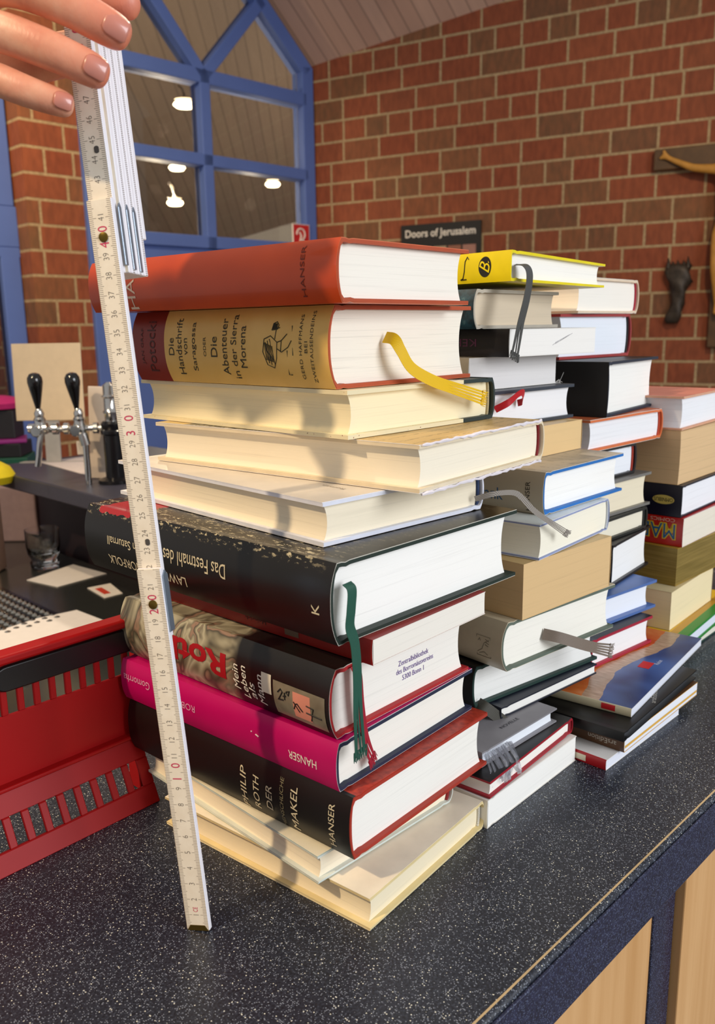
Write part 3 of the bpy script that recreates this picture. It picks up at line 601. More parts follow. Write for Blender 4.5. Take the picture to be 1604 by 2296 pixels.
# tan jacket, torn edge
t = NT('tan_jacket'); sp = t.sep(); stripe = t.math('GREATER_THAN', sp[1], .100); st2 = t.math('GREATER_THAN', sp[1], .118)
eng = t.ramp(t.noise(300, 4, t.mapped((1, 2.2, 1))), [(.4, '3c3a34'), (.6, 'b9b19a')])
ln = t.n('ShaderNodeTexWave', _bands_direction='Y'); ln.inputs['Scale'].default_value = 26; ln.inputs['Distortion'].default_value = .4; t.l(t.tc, ln.inputs['Vector'])
pr = t.math('MULTIPLY', t.math('GREATER_THAN', ln.outputs['Fac'], .86), t.math('GREATER_THAN', t.noise(200, 2, t.mapped((1, 4, 1))), .5))
c = t.mix(t.math('MULTIPLY', pr, .4), 'd6b372', '5b4422'); c = t.mix(stripe, c, '7d3420'); c = t.mix(st2, c, eng); c = t.mix(t.math('GREATER_THAN', sp[1], .205), c, 'd9bd7e')
t.base(t.mix(t.math('LESS_THAN', sp[2], .004), c, 'd9b65c'), .45)
b = book('tan_tattered', 'wide book in a frayed tan printed jacket with a dark red headband', spine='R', covermat=t.m, board='e2d2b4', page='f4ead4', group=S1G, head='8c1018', bulge=.16, rim='efe8e0', over=.004)
for nm, zz, sd in (('torn_jacket_edge', b.T, 3), ('torn_jacket_edge', -.0002, 9)):
    rr = random.Random(sd); mb = MB(); pts = []
    for i in range(34): pts.append((.002+i*(b.R-.004)/33, -.0003+rr.uniform(-.0005, .0005), zz-.0004+rr.uniform(-.0005, .0004)))
    mb.tube(pts, [.0006+rr.uniform(0, .0007) for _ in pts], 6); mb.build(nm, plain('e4dde2', .7), b.cover)
t = NT('cream_speckled_board'); sp = t.sep(); s1 = t.ramp(t.noise(330, 2), [(.70, (0, 0, 0)), (.73, (1, 1, 1))]); s2 = t.ramp(t.noise(70, 1), [(.4, '8c1a1e'), (.6, '39464f')])
c = t.mix(t.math('MULTIPLY', s1, .9), 'e9dcb4', s2); t.base(t.mix(t.math('GREATER_THAN', sp[0], .116), c, '22302d'), .5)
b = book('cream_green', 'cream speckled book with dark green cloth spine under the tan and dark red book', spine='R', covermat=t.m, page='f5e8c2', group=S1G, head='cdb98a', bulge=.12, board=None, over=.0045)
t = NT('saragossa_jacket'); sp = t.sep(); edge = t.math('ADD', .163, t.math('MULTIPLY', t.math('ABSOLUTE', t.math('SUBTRACT', sp[2], .025)), .0))
t.base(t.mix(t.math('GREATER_THAN', sp[1], .164), t.ramp(t.noise(25), [(.3, 'd9ae58'), (.7, 'e6bf6c')]), '842010'), .4)
b = book('potocki', 'thick tan and dark red book with engraved wanderer on the spine and yellow ribbon', covermat=t.m, board='b04a22', page='f6efdf', group=S1G, head='e0a814', bulge=.13, rim='c9673c', over=.004, amt=.16)
INK = plain('33301f', .6, 0)
for s, y, w, h in (('Die', .1555, .0120, .0062), ('Handschrift', .1465, .0385, .0066), ('von', .1385, .0115, .0036), ('Saragossa', .1295, .0330, .0062), ('ODER', .1175, .0130, .0028), ('Die', .1075, .0135, .0068), ('Abenteuer', .0970, .0370, .0066), ('in der Sierra', .0868, .0415, .0058), ('Morena', .0778, .0270, .0062)):
    tb_(s, b, b.left(y, .0250), .005, INK, 90, width=w, height=h)
for s, y, w in (('GERD HAFFMANS', .0235, .0390), ('BEI', .0188, .0070), ('ZWEITAUSENDEINS', .0140, .0430)):
    tb_(s, b, b.left(y, .0250), .003, INK, 90, width=w, height=.0026, spacing=1.1)
DR = plain('4a120a', .5, 0)
tb_('JAN GRAF', b, b.left(.1910, .0250), .004, DR, 90, width=.0260, height=.0040); tb_('Potocki', b, b.left(.1800, .0250), .008, DR, 90, width=.0360, height=.0100)
f = b.left(.0445, .0260)
stroke('engraved_wanderer', f, [[(-.012, .004), (-.0135, -.004), (-.010, -.012), (-.004, -.014), (-.001, -.008)], [(-.012, .004), (-.006, .006), (0, .002), (-.001, -.008)], [(-.011, .002), (-.008, -.011)], [(-.009, .003), (-.006, -.012)], [(-.007, .004), (-.003, -.012)], [(-.010, -.003), (-.004, -.009)], [(0, .002), (.004, .003), (.009, .007)], [(0, -.002), (.004, -.004), (.010, -.001), (.013, .003)], [(.004, .003), (.003, -.004)], [(-.002, .004), (-.001, .010), (.002, .011)], [(-.005, .0095), (-.004, .0135), (-.001, .0145), (.001, .0125), (0, .0100), (-.005, .0095)], [(.013, .012), (.014, -.006)], [(.009, -.003), (.008, -.018), (.011, -.018)]], .00030, INK, b.cover)
stroke('engraved_shading', f, [[(-.012+i*.0009, .002-i*.0003), (-.0105+i*.0009, -.009-i*.0002)] for i in range(9)]+[[(-.004+i*.0007, .010), (-.004+i*.0007, .0135)] for i in range(6)], .00024, INK, b.cover)
ribbon(b, [(.0462, .0010, .0300), (.0470, -.0060, .0285), (.0490, -.0100, .0215), (.0560, -.0130, .0105), (.0720, -.0170, .0020), (.0940, -.0190, -.0045), (.1290, -.0190, -.0135)], .0078, (.6, 0, 1), 'ffce00', fray=.22, spread=1.35)
t = NT('rust_jacket'); t.base(t.ramp(t.noise(14), [(.3, 'b53c0c'), (.7, 'cc4a10')]), .33, Coat__Weight=.25)
b = book('handke', 'rust orange book, topmost of the nearest stack', covermat=t.m, board='ad4720', page='f7f1e4', group=S1G, bulge=.13, rim='c96a42', over=.004, amt=.07)
tb_('HANDKE', b, b.left(.1965, .0190), .012, plain('e5cdb8', .5, 0), 90, width=.0600, height=.0115, cuts=True) if 0 else tb_('HAN', b, b.left(.1965, .0170), .012, plain('e5cdb8', .5, 0), 90, width=.0315, height=.0095)
tb_('HANSER', b, b.left(.0268, .0185), .004, plain('6b1c0a', .5, 0), 90, width=.0290, height=.0034)
# ================================================================ middle stack
S2G = 'books in the middle stack'
b = book('white_block', 'white page block book lying flat on the counter at the foot of the middle stack', kind='hard', spine='L', cover='ebe6dc', page='fbf9f2', group=S2G, tb=.0008, over=.0004, fore=.0, bulge=.02, jacket=False, amt=.05)
b = book('red_band', 'white-paged book with bright red boards, second from the bottom of the middle stack', spine='R', cover='15110f', board='a01628', page='f8f5ec', group=S2G, bulge=.18, head='a01628', rim='a01628', tb=.0016, over=.0025)
b = book('plastic_grey', 'slim grey covered book partly in crumpled clear plastic, low in the middle stack', spine='L', kind='hard', cover='8b888c', page='eef2f8', group=S2G, tb=.0012, over=.003, bulge=.02, rim='b9bcc2')
text_on('cover_print', 'NOVELLE', b.top(.050, .012, 0), .004, plain('3c3c44', .6, 0), b.cover, 0, width=.022, height=.003, cuts=False)
text_on('cover_print', 'ROMAN', b.top(.075, .028, 0), .004, plain('4c4c54', .6, 0), b.cover, 0, width=.02, height=.004, cuts=False)
t = NT('clear_plastic'); t.base('eef0fa', .08, Transmission__Weight=.9, IOR=1.3, Alpha=.55); PLASTIC = t.m
mb = MB(); rr = random.Random(4)
for k in range(11):
    a0 = k/11; x0 = .000+a0*.030; p = [Vector((x0, -.002, .010)), Vector((x0+rr.uniform(-.003, .003), -.008-rr.uniform(0, .004), .001+rr.uniform(-.002, .002))), Vector((x0-.004+rr.uniform(-.005, .004), -.012-rr.uniform(0, .005), -.007+rr.uniform(-.002, .002)))]
    q = [v+Vector((.0035, rr.uniform(-.0015, .0015), 0)) for v in p]
    mb.add([*p, *q], [(0, 1, 4, 3), (1, 2, 5, 4)])
w = mb.build('plastic_wrap', PLASTIC, b.cover); md = w.modifiers.new('thick', 'SOLIDIFY'); md.thickness = .0003
b = book('navy_thin', 'thin navy booklet with glossy cover directly below the dark green book of the middle stack', spine='L', cover='171c2c', page='f3f1ea', group=S2G, tb=.0011, over=.001, bulge=.06, rim='c9ccd6')
b = book('black_green', 'black-spined book with dark green boards and grey ribbon hanging at its foot, middle stack', spine='L', cover='0c0d0d', board='15332c', page='f4f3ee', group=S2G, bulge=.12, rim='15332c')
ribbon(b, [(.0030, .001, .0030), (.0045, -.006, .0010), (.0180, -.012, -.0120), (.0300, -.014, -.0230), (.0500, -.015, -.0440)], .0085, (.8, -.1, 1), '4a473c', fray=.2, spread=1.5)
b = book('beige_emblem', 'beige book with small square emblem on the spine and brown ribbon, middle stack', spine='L', cover='cdbfa2', board='5f6b5e', page='faf6ea', group=S2G, bulge=.18, rim='d8cdb4', amt=.13)
EMB = plain('7d7460', .6, 0); f = b.left(.0175, .0165)
stroke('square_emblem', f, [[(-.0065, -.008), (.0065, -.008), (.0065, .008), (-.0065, .008), (-.0065, -.008)], [(-.0055, -.005), (-.001, -.002), (.001, .003), (.0055, .006)], [(-.004, -.006), (.001, -.004), (.004, -.006)], [(-.0045, .004), (-.0035, .006), (-.0025, .004)], [(.002, .002), (.005, .001)], [(.002, .004), (.0055, .003)], [(.002, .006), (.0055, .005)]], .00022, EMB, b.cover)
ribbon(b, [(.0440, .002, .0175), (.0520, -.008, .0150), (.0680, -.015, .0080), (.0860, -.017, .0005), (.1060, -.018, -.0070)], .0085, (.4, .1, 1), '8a7a6c', fray=.25, spread=1.35)
b = book('tan_thick', 'thick plain tan paged paperback seen from its pages above the beige emblem book', spine='R', kind='paper', cover='c9a96f', page='dcb985', group=S2G, amt=.08, fore=.0, rim='dcb985')
b = book('white_fore', 'white paged book with pale blue edge resting on the thick tan paperback', spine='R', cover='dfe6e4', board='8f9ac0', page='f6f0dc', group=S2G, bulge=.15, head='d9dfe8', rim='d9dbe2', tb=.0015, over=.0015)
t = NT('grey_jacket_lettered'); sp = t.sep(); wv = t.n('ShaderNodeTexWave', _bands_direction='X'); wv.inputs['Scale'].default_value = 22; t.l(t.tc, wv.inputs['Vector'])
prn = t.math('MULTIPLY', t.math('MULTIPLY', t.math('GREATER_THAN', wv.outputs['Fac'], .9), t.math('GREATER_THAN', t.noise(260, 2), .5)), t.math('GREATER_THAN', sp[2], .032))
t.base(t.mix(t.math('MULTIPLY', prn, .35), 'b9ac97', '6b604e'), .45)
b = book('hanser_blue', 'grey-beige jacketed book with bright blue boards in the middle stack', covermat=t.m, board='1a6cb8', page='fbf9f3', group=S2G, bulge=.10, rim='cfc8bb', over=.004)
tb_('Krank', b, b.left(.0495, .0125), .009, plain('2b5a86', .5, 0), 0, width=.0280, height=.0095)
tb_('HANSER', b, b.left(.0135, .0135), .004, plain('352d24', .5, 0), 90, width=.0225, height=.0040)
b = book('tan_block', 'plain tan paged paperback wedged under the red-ribboned book, middle stack', kind='paper', spine='R', cover='d7b47c', page='e2c08a', group=S2G, amt=.05, fore=0, rim='e2c08a')
b = book('dark_ribbon', 'dark grey covered book with a short curled red ribbon, middle stack', spine='L', cover='343a44', page='f0eff0', group=S2G, bulge=.1, amt=.06)
ribbon(b, [(.0290, .001, .0150), (.0350, -.008, .0210), (.0450, -.010, .0270), (.0540, -.008, .0270), (.0600, -.003, .0200), (.0605, .002, .0180)], .0055, (.1, -.2, 1), 'd01020', tail=False)
b = book('grey_pages', 'greyish white page block book between the black paperback and the red-ribboned book', kind='paper', spine='L', cover='cfc4ae', page='e9e5e2', group=S2G, amt=.05, fore=0)
mb = MB(); rr = random.Random(2)
for k in range(9):
    o = Vector((.1235, .004, -.001)); mb.tube([o, o+Vector((.004+rr.uniform(0, .004), -.002, rr.uniform(-.003, .004))), o+Vector((.006+rr.uniform(0, .008), -.003, rr.uniform(-.010, .010)))], .00018, 5)
mb.build('frayed_threads', plain('c9c6c0'), b.pages)
b = book('black_kehl', 'black-spined paperback with purple lettering upside down and pencilled page edge', kind='paper', spine='L', cover='120f16', page='f1eee8', group=S2G, amt=.04, fore=0)
tb_('KEHL', b, b.left(.0480, .0110), .006, plain('7a3a63', .5, 0), 180, width=.0310, height=.0060)
stroke('pencil_scribble', b.right(.072, .0120), [[(-.014, -.004), (-.006, -.001), (-.010, -.003), (.002, .001), (-.004, -.001), (.008, .003), (.002, .001), (.014, .005)], [(-.010, -.002), (.010, .004)]], .00022, plain('b9b6b6', .8, 0), b.pages)
t = NT('midnight_marbled'); t.base(t.ramp(t.noise(90, 5, None, .7), [(.35, '0e1a24'), (.6, '1f4658'), (.75, '5d7f86')]), .4)
b = book('tan_blue', 'grey-brown paged book with mottled dark blue spine beneath the yellow book', covermat=t.m, board='b9b0a0', page='d9c8ae', group=S2G, bulge=.16, rim='c9c2b4', head='c7a13e')
YEL = plain('e8d400', .35)
b = book('yellow', 'bright yellow book with black round logo and grey ribbon, topmost of the middle stack', covermat=YEL, page='f8f5ee', group=S2G, bulge=.06, wedge=.85, tilt=(-.020, -.022), head='4a4a44', over=.004, tb=.0022)
b.cover.data.materials[0] = YEL
patch_f = b.left(.0245, .0118)
mb = MB(); vs = [Vector((-.0002-b.b*shp(min(1, max(0, (.0118+.0078*sin(a*pi/16))/b.T))), .0245-.0062*cos(a*pi/16), .0118+.0078*sin(a*pi/16))) for a in range(32)]
mb.add(vs, [tuple(range(32))]); mb.build('round_logo', BLACK, b.cover)
tb_('B', b, patch_f, .01, YEL, 75, width=.0072, height=.0105, off=.0005, shear=.3)
stroke('title_lettering', b.left(.0480, .0090), [[(-.001, -.006), (.0015, -.005), (.003, .000), (.0035, .008), (.0055, .0115), (.007, .0095)], [(-.001, -.006), (.005, -.0058)]], .0004, BLACK, b.cover, .0003)
ribbon(b, [(.0060, .001, .0125), (.0095, -.006, .0115), (.0112, -.009, .0045), (.0075, -.010, -.0120), (-.0010, -.011, -.0330), (-.0080, -.012, -.0560)], .0092, (1, .1, .15), '4d4d4a', fray=.22, spread=1.5)
# ================================================================ back stack
S3G = 'books in the back stack'
b = book('red_label', 'white paperback with red spine and pale label lying flat on the counter', kind='paper', spine='L', cover='f1eeea', page='e9ecf6', group=S3G, covermat=None, fore=0)
b.cover.data.materials[0] = (lambda t: (t.base(t.mix(t.math('LESS_THAN', t.sep()[0], .0009), 'efece8', 'b8141c'), .4), t.m)[1])(NT('white_cover_red_spine'))
patch('paper_label', b.left(.0305, .0018), 0, .0135, 0, .0050, plain('f0e2c4'), b.cover)
b = book('ars_brown', 'paperback with brown spine and yellow striped page edge near the counter', kind='paper', spine='L', cover='5c3a1c', page='eceef4', group=S3G, fore=0, rim='e8b04a')
patch('yellow_edge_stripe', b.right(.001, .0030), 0, .139, 0, .0022, plain('e3b04e', .5), b.pages)
tb_('arsEdition', b, b.left(.0185, .0055), .004, plain('c9bfae', .5, 0), 180, width=.0240, height=.0042)
b = book('black_cover', 'black glossy covered book lying askew on the brown-spined paperback', kind='hard', spine='L', cover='0d0c0b', page='dfe3ec', group=S3G, tb=.0012, over=.006, bulge=.03, fore=0)
text_on('cover_print', 'arsEdition', b.top(.078, .008, 18), .004, plain('a9a49a', .5, 0), b.cover, 0, width=.030, height=.0042, cuts=False)
t = NT('photographic_cover'); sp = t.sep(); nz = t.math('MULTIPLY', t.math('SUBTRACT', t.noise(22, 3), .5), .05)
xw = t.math('SUBTRACT', sp[1], t.math('ADD', .027, t.math('MULTIPLY', t.math('SINE', t.math('MULTIPLY', sp[0], 28)), .009))); xw = t.math('ADD', xw, t.math('MULTIPLY', nz, .3))
sk = t.ramp(t.noise(30, 3), [(.35, 'd04a18'), (.55, 'e07a3c'), (.72, 'e8a878')]); fur = t.ramp(t.noise(260, 4, t.mapped((2, .4, 1))), [(.3, 'a88468'), (.7, 'cfae92')]); bl = t.ramp(t.noise(16, 2), [(.35, '16265c'), (.65, '4a6db0')])
c = t.mix(t.math('GREATER_THAN', xw, 0), bl, fur); c = t.mix(t.math('GREATER_THAN', xw, .015), c, sk)
t.base(t.mix(t.math('LESS_THAN', sp[0], .0006), c, 'd9cda9'), .25); 
b = book('photo_cover', 'large paperback with blue and orange photograph on its cover and red logo', kind='paper', spine='L', covermat=t.m, page='dfe3ee', group=S3G, fore=0)
patch('red_logo', b.left(.0245, .0016), 0, .0115, 0, .0048, plain('c8161c'), b.cover)
patch('red_logo', b.top(.086, .016, 0), 0, .016, 0, .010, plain('d8141a'), b.cover)
text_on('cover_print', 'Reise', b.top(.106, .014, 0), .004, plain('dde2f0', .5, 0), b.cover, 0, width=.012, height=.004, cuts=False)
b = book('black_red', 'white paged book with red boards and black jacket standing on the photographic paperback', spine='L', cover='16120f', board='a81e36', page='f6f4f2', group=S3G, bulge=.02, rim='a81e36', over=.003)
b = book('blue', 'blue covered book with white pages low in the back stack', spine='L', cover='5472ae', page='f1f4fb', group=S3G, bulge=.05, over=.006)
text_on('cover_print', 'GEDICHTE', b.top(.05, .03, 0), .004, plain('9aa9c4', .5, 0), b.cover, 0, width=.03, height=.003, cuts=False)
b = book('dark_boards', 'white paged book with blackish purple boards in the back stack', spine='L', cover='1b1719', page='f4f3f0', group=S3G, bulge=.02, over=.003)
b = book('cream_dark_spine', 'cream paged book with dark rounded spine at its right end, back stack', spine='R', cover='22231f', page='eee6d0', group=S3G, bulge=.14, head='2a2a28')
b = book('grey_cover', 'cream paged book with worn grey cover in the back stack', spine='L', cover='77746e', page='ece0c4', group=S3G, bulge=.04, over=.004)
b = book('small_white', 'small white paged book with red headband and black spine above the worn grey one', spine='R', cover='1d1b1c', page='eef1f6', group=S3G, bulge=.12, head='c23a20')
b = book('orange_bands', 'white paged book with orange boards and orange headband in the back stack', spine='R', cover='c9653a', page='eff0f2', group=S3G, bulge=.16, head='d8481c', board='d8703c')
b = book('black_spine', 'thick book with broad matt black spine in the back stack', spine='L', cover='0d0c0b', board='1e2636', page='f7f5ee', group=S3G, bulge=-.02, over=.005, rim='1e2636')
b = book('red_boards', 'white paged book with dull red boards and black spine band beneath the pinkish white one', spine='R', cover='9c3434', page='eaf0f8', group=S3G, bulge=.12, head='1a1416')
b = book('pink_board', 'cream book with crimson headband, topmost of the back stack', spine='R', cover='e3d3bb', page='f4efe4', group=S3G, bulge=.16, head='c01838', board='e0cbb0')
# ================================================================ rightmost stack
S4G = 'books in the rightmost stack'
b = book('dark_green_mag', 'dark green bottom book with cream pages lying on the counter at the right edge', kind='hard', spine='L', cover='1f4038', page='e6e2d2', group=S4G, tb=.0018, over=.001, bulge=0, fore=0)
b = book('green_mag', 'bright green book with yellow striped cover under the cream paged paperback', kind='hard', spine='L', cover='2f8a32', page='dfe6f2', group=S4G, tb=.0030, over=.001, bulge=0, fore=0,
    covermat=(lambda t: (t.base(t.mix(t.math('GREATER_THAN', t.sep()[2], .0158), '2f8a32', t.ramp(t.math('DIVIDE', t.sep()[1], .2), [(0, '2f8a32'), (.045, 'c3922c'), (.085, 'efc02a'), (.20, 'cc2a22'), (.5, 'efc02a')], 'CONSTANT')), .35), t.m)[1])(NT('striped_magazine')))
b = book('cream', 'cream paged thick paperback below the gilt-edged book, rightmost stack', kind='paper', spine='R', cover='d9c79a', page='f1dfb2', group=S4G, fore=.10, amt=.05, rim='d9c79a')
t = NT('gilt_edges'); t.base(t.ramp(t.noise(1, 3, t.mapped((12, 12, 420))), [(.3, '86702f'), (.7, 'a98e48')]), .35, Metallic=.35)
b = book('gold', 'gilt-edged worn book with dull gold pages in the rightmost stack', kind='paper', spine='R', cover='a8862c', page='948a74', group=S4G, fore=.0, amt=.2, rim='a8862c')
b.pages.data.materials[0] = t.m
t = NT('red_comic_spine'); t.base(t.ramp(t.noise(50), [(.3, 'b0140e'), (.7, 'c8241a')]), .3)
b = book('red_ma', 'red-spined comic paperback with big blue and yellow letters upside down', kind='paper', spine='L', covermat=t.m, page='ebe2cf', group=S4G, fore=0)
tb_('MAD', b, b.left(.0280, .0150), .012, plain('e8c62a', .4, 0), 180, width=.0420, height=.0175, bold=.06); tb_('MAD', b, b.left(.0280, .0150), .012, plain('1b5f8c', .4, 0), 180, width=.0400, height=.0155, off=.0005)
tb_('COMICS', b, b.left(.022, .0268), .004, plain('d8b8a0', .4, 0), 180, width=.026, height=.0035)
b = book('navy_omni', 'dark navy book with yellow oval label upside down on its spine', kind='hard', spine='L', cover='100e24', page='f1f1f4', group=S4G, bulge=.01, over=.0015, tb=.0018, fore=0)
mb = MB(); f = b.left(.0190, .0170); vs = []
for a in range(28): p, n_ = f(.0115*cos(a*2*pi/28), .0048*sin(a*2*pi/28)); vs.append(Vector(p)+Vector(n_)*.0003)
mb.add(vs, [tuple(range(28))]); mb.build('oval_label', plain('c9b25a', .4), b.cover)
tb_('OMNIBUS', b, b.left(.0190, .0170), .005, BLACK, 180, width=.0200, height=.0040, off=.0005)
b = book('tan_big', 'thick tan paperback seen from its pages, second from the top of the rightmost stack', kind='paper', spine='R', cover='cda976', page='dcb98a', group=S4G, fore=.03, amt=.12, rim='cda976')
b = book('pink_top', 'pale book with reddish pink cover, topmost of the rightmost stack', kind='hard', spine='R', cover='c98072', board='d9a080', page='eeeff2', group=S4G, bulge=.08, rim='d9b898', tb=.002)
# small book peeping out under the photographic paperback
G['slip'] = (.1975, .6500, 139.0, .18, .040, .0070, .0302)
# ================================================================ red shopping basket
AB = math.atan2(.7417, .6707); bs = empty('plastic_crate', (-.2225, .4576, 0), AB, 'red slotted plastic crate side with long black handle, left of the nearest stack', 'crate')
REDP = plain('a10608', .5, .06, 12, Specular__IOR__Level=.3)
DEPTH = .26; S0, S1 = -.32, .126
def off_low(z): return .012+.021*min(1, z/.047)
def off_up(z): return .0365
def slotted(name, s0, s1, z0, z1, zs0, zs1, pitch, sw, off, th, first):
    mb = MB()
    def bx(a, b, c, d):
        vs = [(s, off(z)+y, z) for s in (a, b) for y in (0, th) for z in (c, d)]
        mb.add(vs, [(0, 1, 3, 2), (4, 6, 7, 5), (0, 4, 5, 1), (2, 3, 7, 6), (0, 2, 6, 4), (1, 5, 7, 3)])
    bx(s0, s1, z0, zs0); bx(s0, s1, zs1, z1); s = s1-first; prev = s1
    while s-sw > s0+.01: bx(s, prev, zs0, zs1); prev = s-sw; s -= pitch
    bx(s0, prev, zs0, zs1); return mb
slotted('f', S0, S1, .0, .047, .013, .031, .0125, .0072, off_low, .0025, .009).build('lower_panel', REDP, bs, smooth=False, bevel=.0006, seg=1)
slotted('f', S0, S1+.01, .047, .1295, .094, .1115, .0112, .0066, off_up, .0025, .006).build('upper_panel', REDP, bs, smooth=False, bevel=.0006, seg=1)
mb = MB(); mb.box((S0, .030, .0455), (S1+.004, .040, .0485)); mb.build('ledge', REDP, bs, bevel=.001)
mb = MB(); mb.box((S0, .031, .1295), (S1+.012, .046, .136)); mb.build('rim', REDP, bs, bevel=.002)
for a, b in (((S1+.008, .034, .047), (S1+.011, .052, .134)), ((S1-.002, .034, .001), (S1+.001, .048, .047))):
    mb = MB(); mb.box(a, b); mb.build('side_return', REDP, bs, smooth=False, bevel=.0006, seg=1)
mb = MB(); n = 12; pl = [(.034+.0095*cos(a), .1195+.0085*sin(a)) for a in [pi/2+pi*i/n for i in range(n+1)]]+[(S1+.006, .111), (S1+.006, .128)]
mb.prism(pl, .0352, .0400, f=lambda v: (v[0], v[2]-.0022, v[1])); mb.build('handle', plain('0c0b0b', .35), bs, bevel=.001)
# ================================================================ sink counter and bar wing behind
A_ = lambda s, n, z: E0+ED*s+EN*n+Vector((0, 0, z))
STEEL = plain('6c6f6a', .22, .12, 8, Metallic=.85); PAPER = plain('ece6e2', .7, .02)
kc = empty('sink_counter', E0, A_C, 'stainless steel sink counter below the bar shelf', 'counter')
mb = MB(); mb.box((-1.0, .70, -.16), (.50, 1.78, -.12)); mb.build('worktop', STEEL, kc, bevel=.003); mb = MB(); mb.box((-1.0, .72, -1.05), (.50, 1.78, -.161)); mb.build('carcass', plain('3a3030', .6), kc, smooth=False)
mb = MB()
for a, b in (((.05, 1.33, -.1195), (.30, 1.345, -.110)), ((.05, 1.60, -.1195), (.30, 1.615, -.110)), ((.05, 1.345, -.1195), (.065, 1.60, -.110)), ((.285, 1.345, -.1195), (.30, 1.60, -.110))): mb.box(a, b)
mb.box((.066, 1.346, -.1198), (.284, 1.599, -.1185)); mb.build('sink_basin', plain('b59a62', .18, .2, 6, Metallic=1.0), kc, bevel=.002)  # gold reflection on the steel is put into the basin's base colour
tr_ = empty('drip_tray', A_(.19, 1.17, -.1198), A_C, 'perforated chrome drip tray with round studs', 'tray')
mb = MB(); mb.box((-.30, -.14, 0), (.115, .12, .004)); mb.build('tray_plate', plain('5a5a58', .25, 0, Metallic=1.0), tr_, bevel=.001)
mb = MB()
for i in range(24):
    for j in range(15): mb.lathe([(.0062, 0), (.0050, .0026), (.0022, .0040)], org=(-.285+i*.0168, -.125+j*.0165+(i % 2)*.008, .0039), n=8)
o = mb.build('studs', plain('c4c0b4', .15, 0, Metallic=1.0), tr_); o['kind'] = 'stuff'
mb = MB(); mb.tube([(-.10, .10, .009), (-.03, .03, .0095), (.05, -.03, .009)], .004, 8); tag(mb.build('straw', plain('c0408c', .4)), 'pink drinking straw lying across the drip tray', 'straw'); bpy.data.objects['straw'].location = A_(.19, 1.17, -.1198)+Vector((0, 0, ZC)); bpy.data.objects['straw'].rotation_euler = (0, 0, A_C+1.2)
def sheet(name, pts, th, mat, lab, cat, z):
    mb = MB(); vs = [A_(s, n, z) for s, n in pts]; c = sum(vs, Vector())/len(vs); vv = [v-c for v in vs]; k = len(vs)
    mb.add([*vv, *[v+Vector((0, 0, th)) for v in vv]], [tuple(range(k-1, -1, -1)), tuple(range(k, 2*k))]+[(i, (i+1) % k, k+(i+1) % k, k+i) for i in range(k)])
    o = mb.build(name, mat, smooth=False); o.location = c+Vector((0, 0, ZC)); return tag(o, lab, cat)
sheet('paper_sheet', [(.359, 1.31), (.378, 1.225), (.482, 1.235), (.470, 1.345)], .0012, PAPER, 'white paper sheet on the sink counter beside the glass', 'paper', -.1195)
sheet('paper_sheet', [(.150, 1.035), (.205, 1.061), (.264, 1.071), (.330, 1.062), (.335, .965), (.145, .850), (.0, .95)], .0012, PAPER, 'large white paper with torn edge lying just behind the basket rim', 'paper', -.1145)
st = sheet('sticker_card', [(.411, 1.178), (.454, 1.172), (.437, 1.100), (.402, 1.100)], .001, plain('e9e2da', .6), 'small white card with red stripe on the sink counter', 'card', -.1195)
mb = MB(); mb.box((-.012, -.020, .0011), (.000, .022, .0016)); o = mb.build('red_stripe', plain('c8402c', .6), st, smooth=False); o.rotation_euler = (0, 0, A_C-.12)
# drinking glass
tg = NT('clear_glass'); tg.base('ffffff', .03, Transmission__Weight=1.0, IOR=1.45); CG = tg.m
o = MB().lathe([(.020, 0), (.0265, .002), (.0275, .012), (.0235, .018), (.030, .030), (.0325, .045), (.0325, .078), (.0315, .078), (.0305, .046), (.026, .034), (.010, .024), (.001, .022)], n=32).build('drinking_glass', CG); tag(o, 'small empty drinking glass standing by the bar wing', 'glass'); o.location = A_(.425, 1.372, -.1198)+Vector((0, 0, ZC))
# bar wing with raised shelf
bw = empty('bar_shelf', E0, A_C, 'raised dark bar shelf behind the sink', 'bar shelf'); DARKLAM = plain('3a3a48', .4, .12, 300)
mb = MB(); mb.box((.385, .60, .040), (.78, 1.53, .0695)); mb.build('shelf_board', DARKLAM, bw, bevel=.003); mb = MB(); mb.box((.52, .64, -1.05), (.74, 1.50, .0395)); mb.box((.52, 1.50, -1.05), (.70, 1.82, -.01)); mb.build('support_panel', plain('2a1a20', .6), bw, smooth=False)
o = sheet('paper_sheet', [(.49, 1.49), (.47, 1.22), (.60, 1.26), (.62, 1.50)], .001, plain('d8ccc8', .7), 'printed sheet lying on the raised bar shelf under the taps', 'paper', .0698)
# beer taps on a black column
BLK = plain('0d0c0d', .12, 0, Coat__Weight=.6)
tp = empty('beer_tap_column', (-.4330, 1.50, .070), 0, 'black and chrome beer tap column with three taps', 'beer tap')
mb = MB(); mb.lathe([(.030, 0), (.030, .006), (.0165, .010), (.0165, .085), (.020, .088), (.020, .093), (.0165, .096), (.0185, .101), (.0185, .106), (.0150, .110)], n=28); mb.build('column', plain('141316', .2, 0), tp)
mb = MB(); mb.lathe([(.011, .110), (.011, .122), (.014, .126), (.011, .130), (.011, .150), (.015, .153), (.011, .156), (.011, .172), (.004, .178)], n=20); mb.build('column_top', CHROME, tp)
mb = MB(); mb.tube([(.01, 0, .098), (-.035, 0, .098), (-.137, .006, .095)], .0055, 12)
for x in (-.028, -.080, -.100): mb.lathe([(.005, -.006), (.0105, -.004), (.0105, .004), (.005, .006)], org=(x, .001, .0975), n=16, M=Matrix.Rotation(pi/2, 4, 'Y'))
mb.build('tap_arm', CHROME, tp)
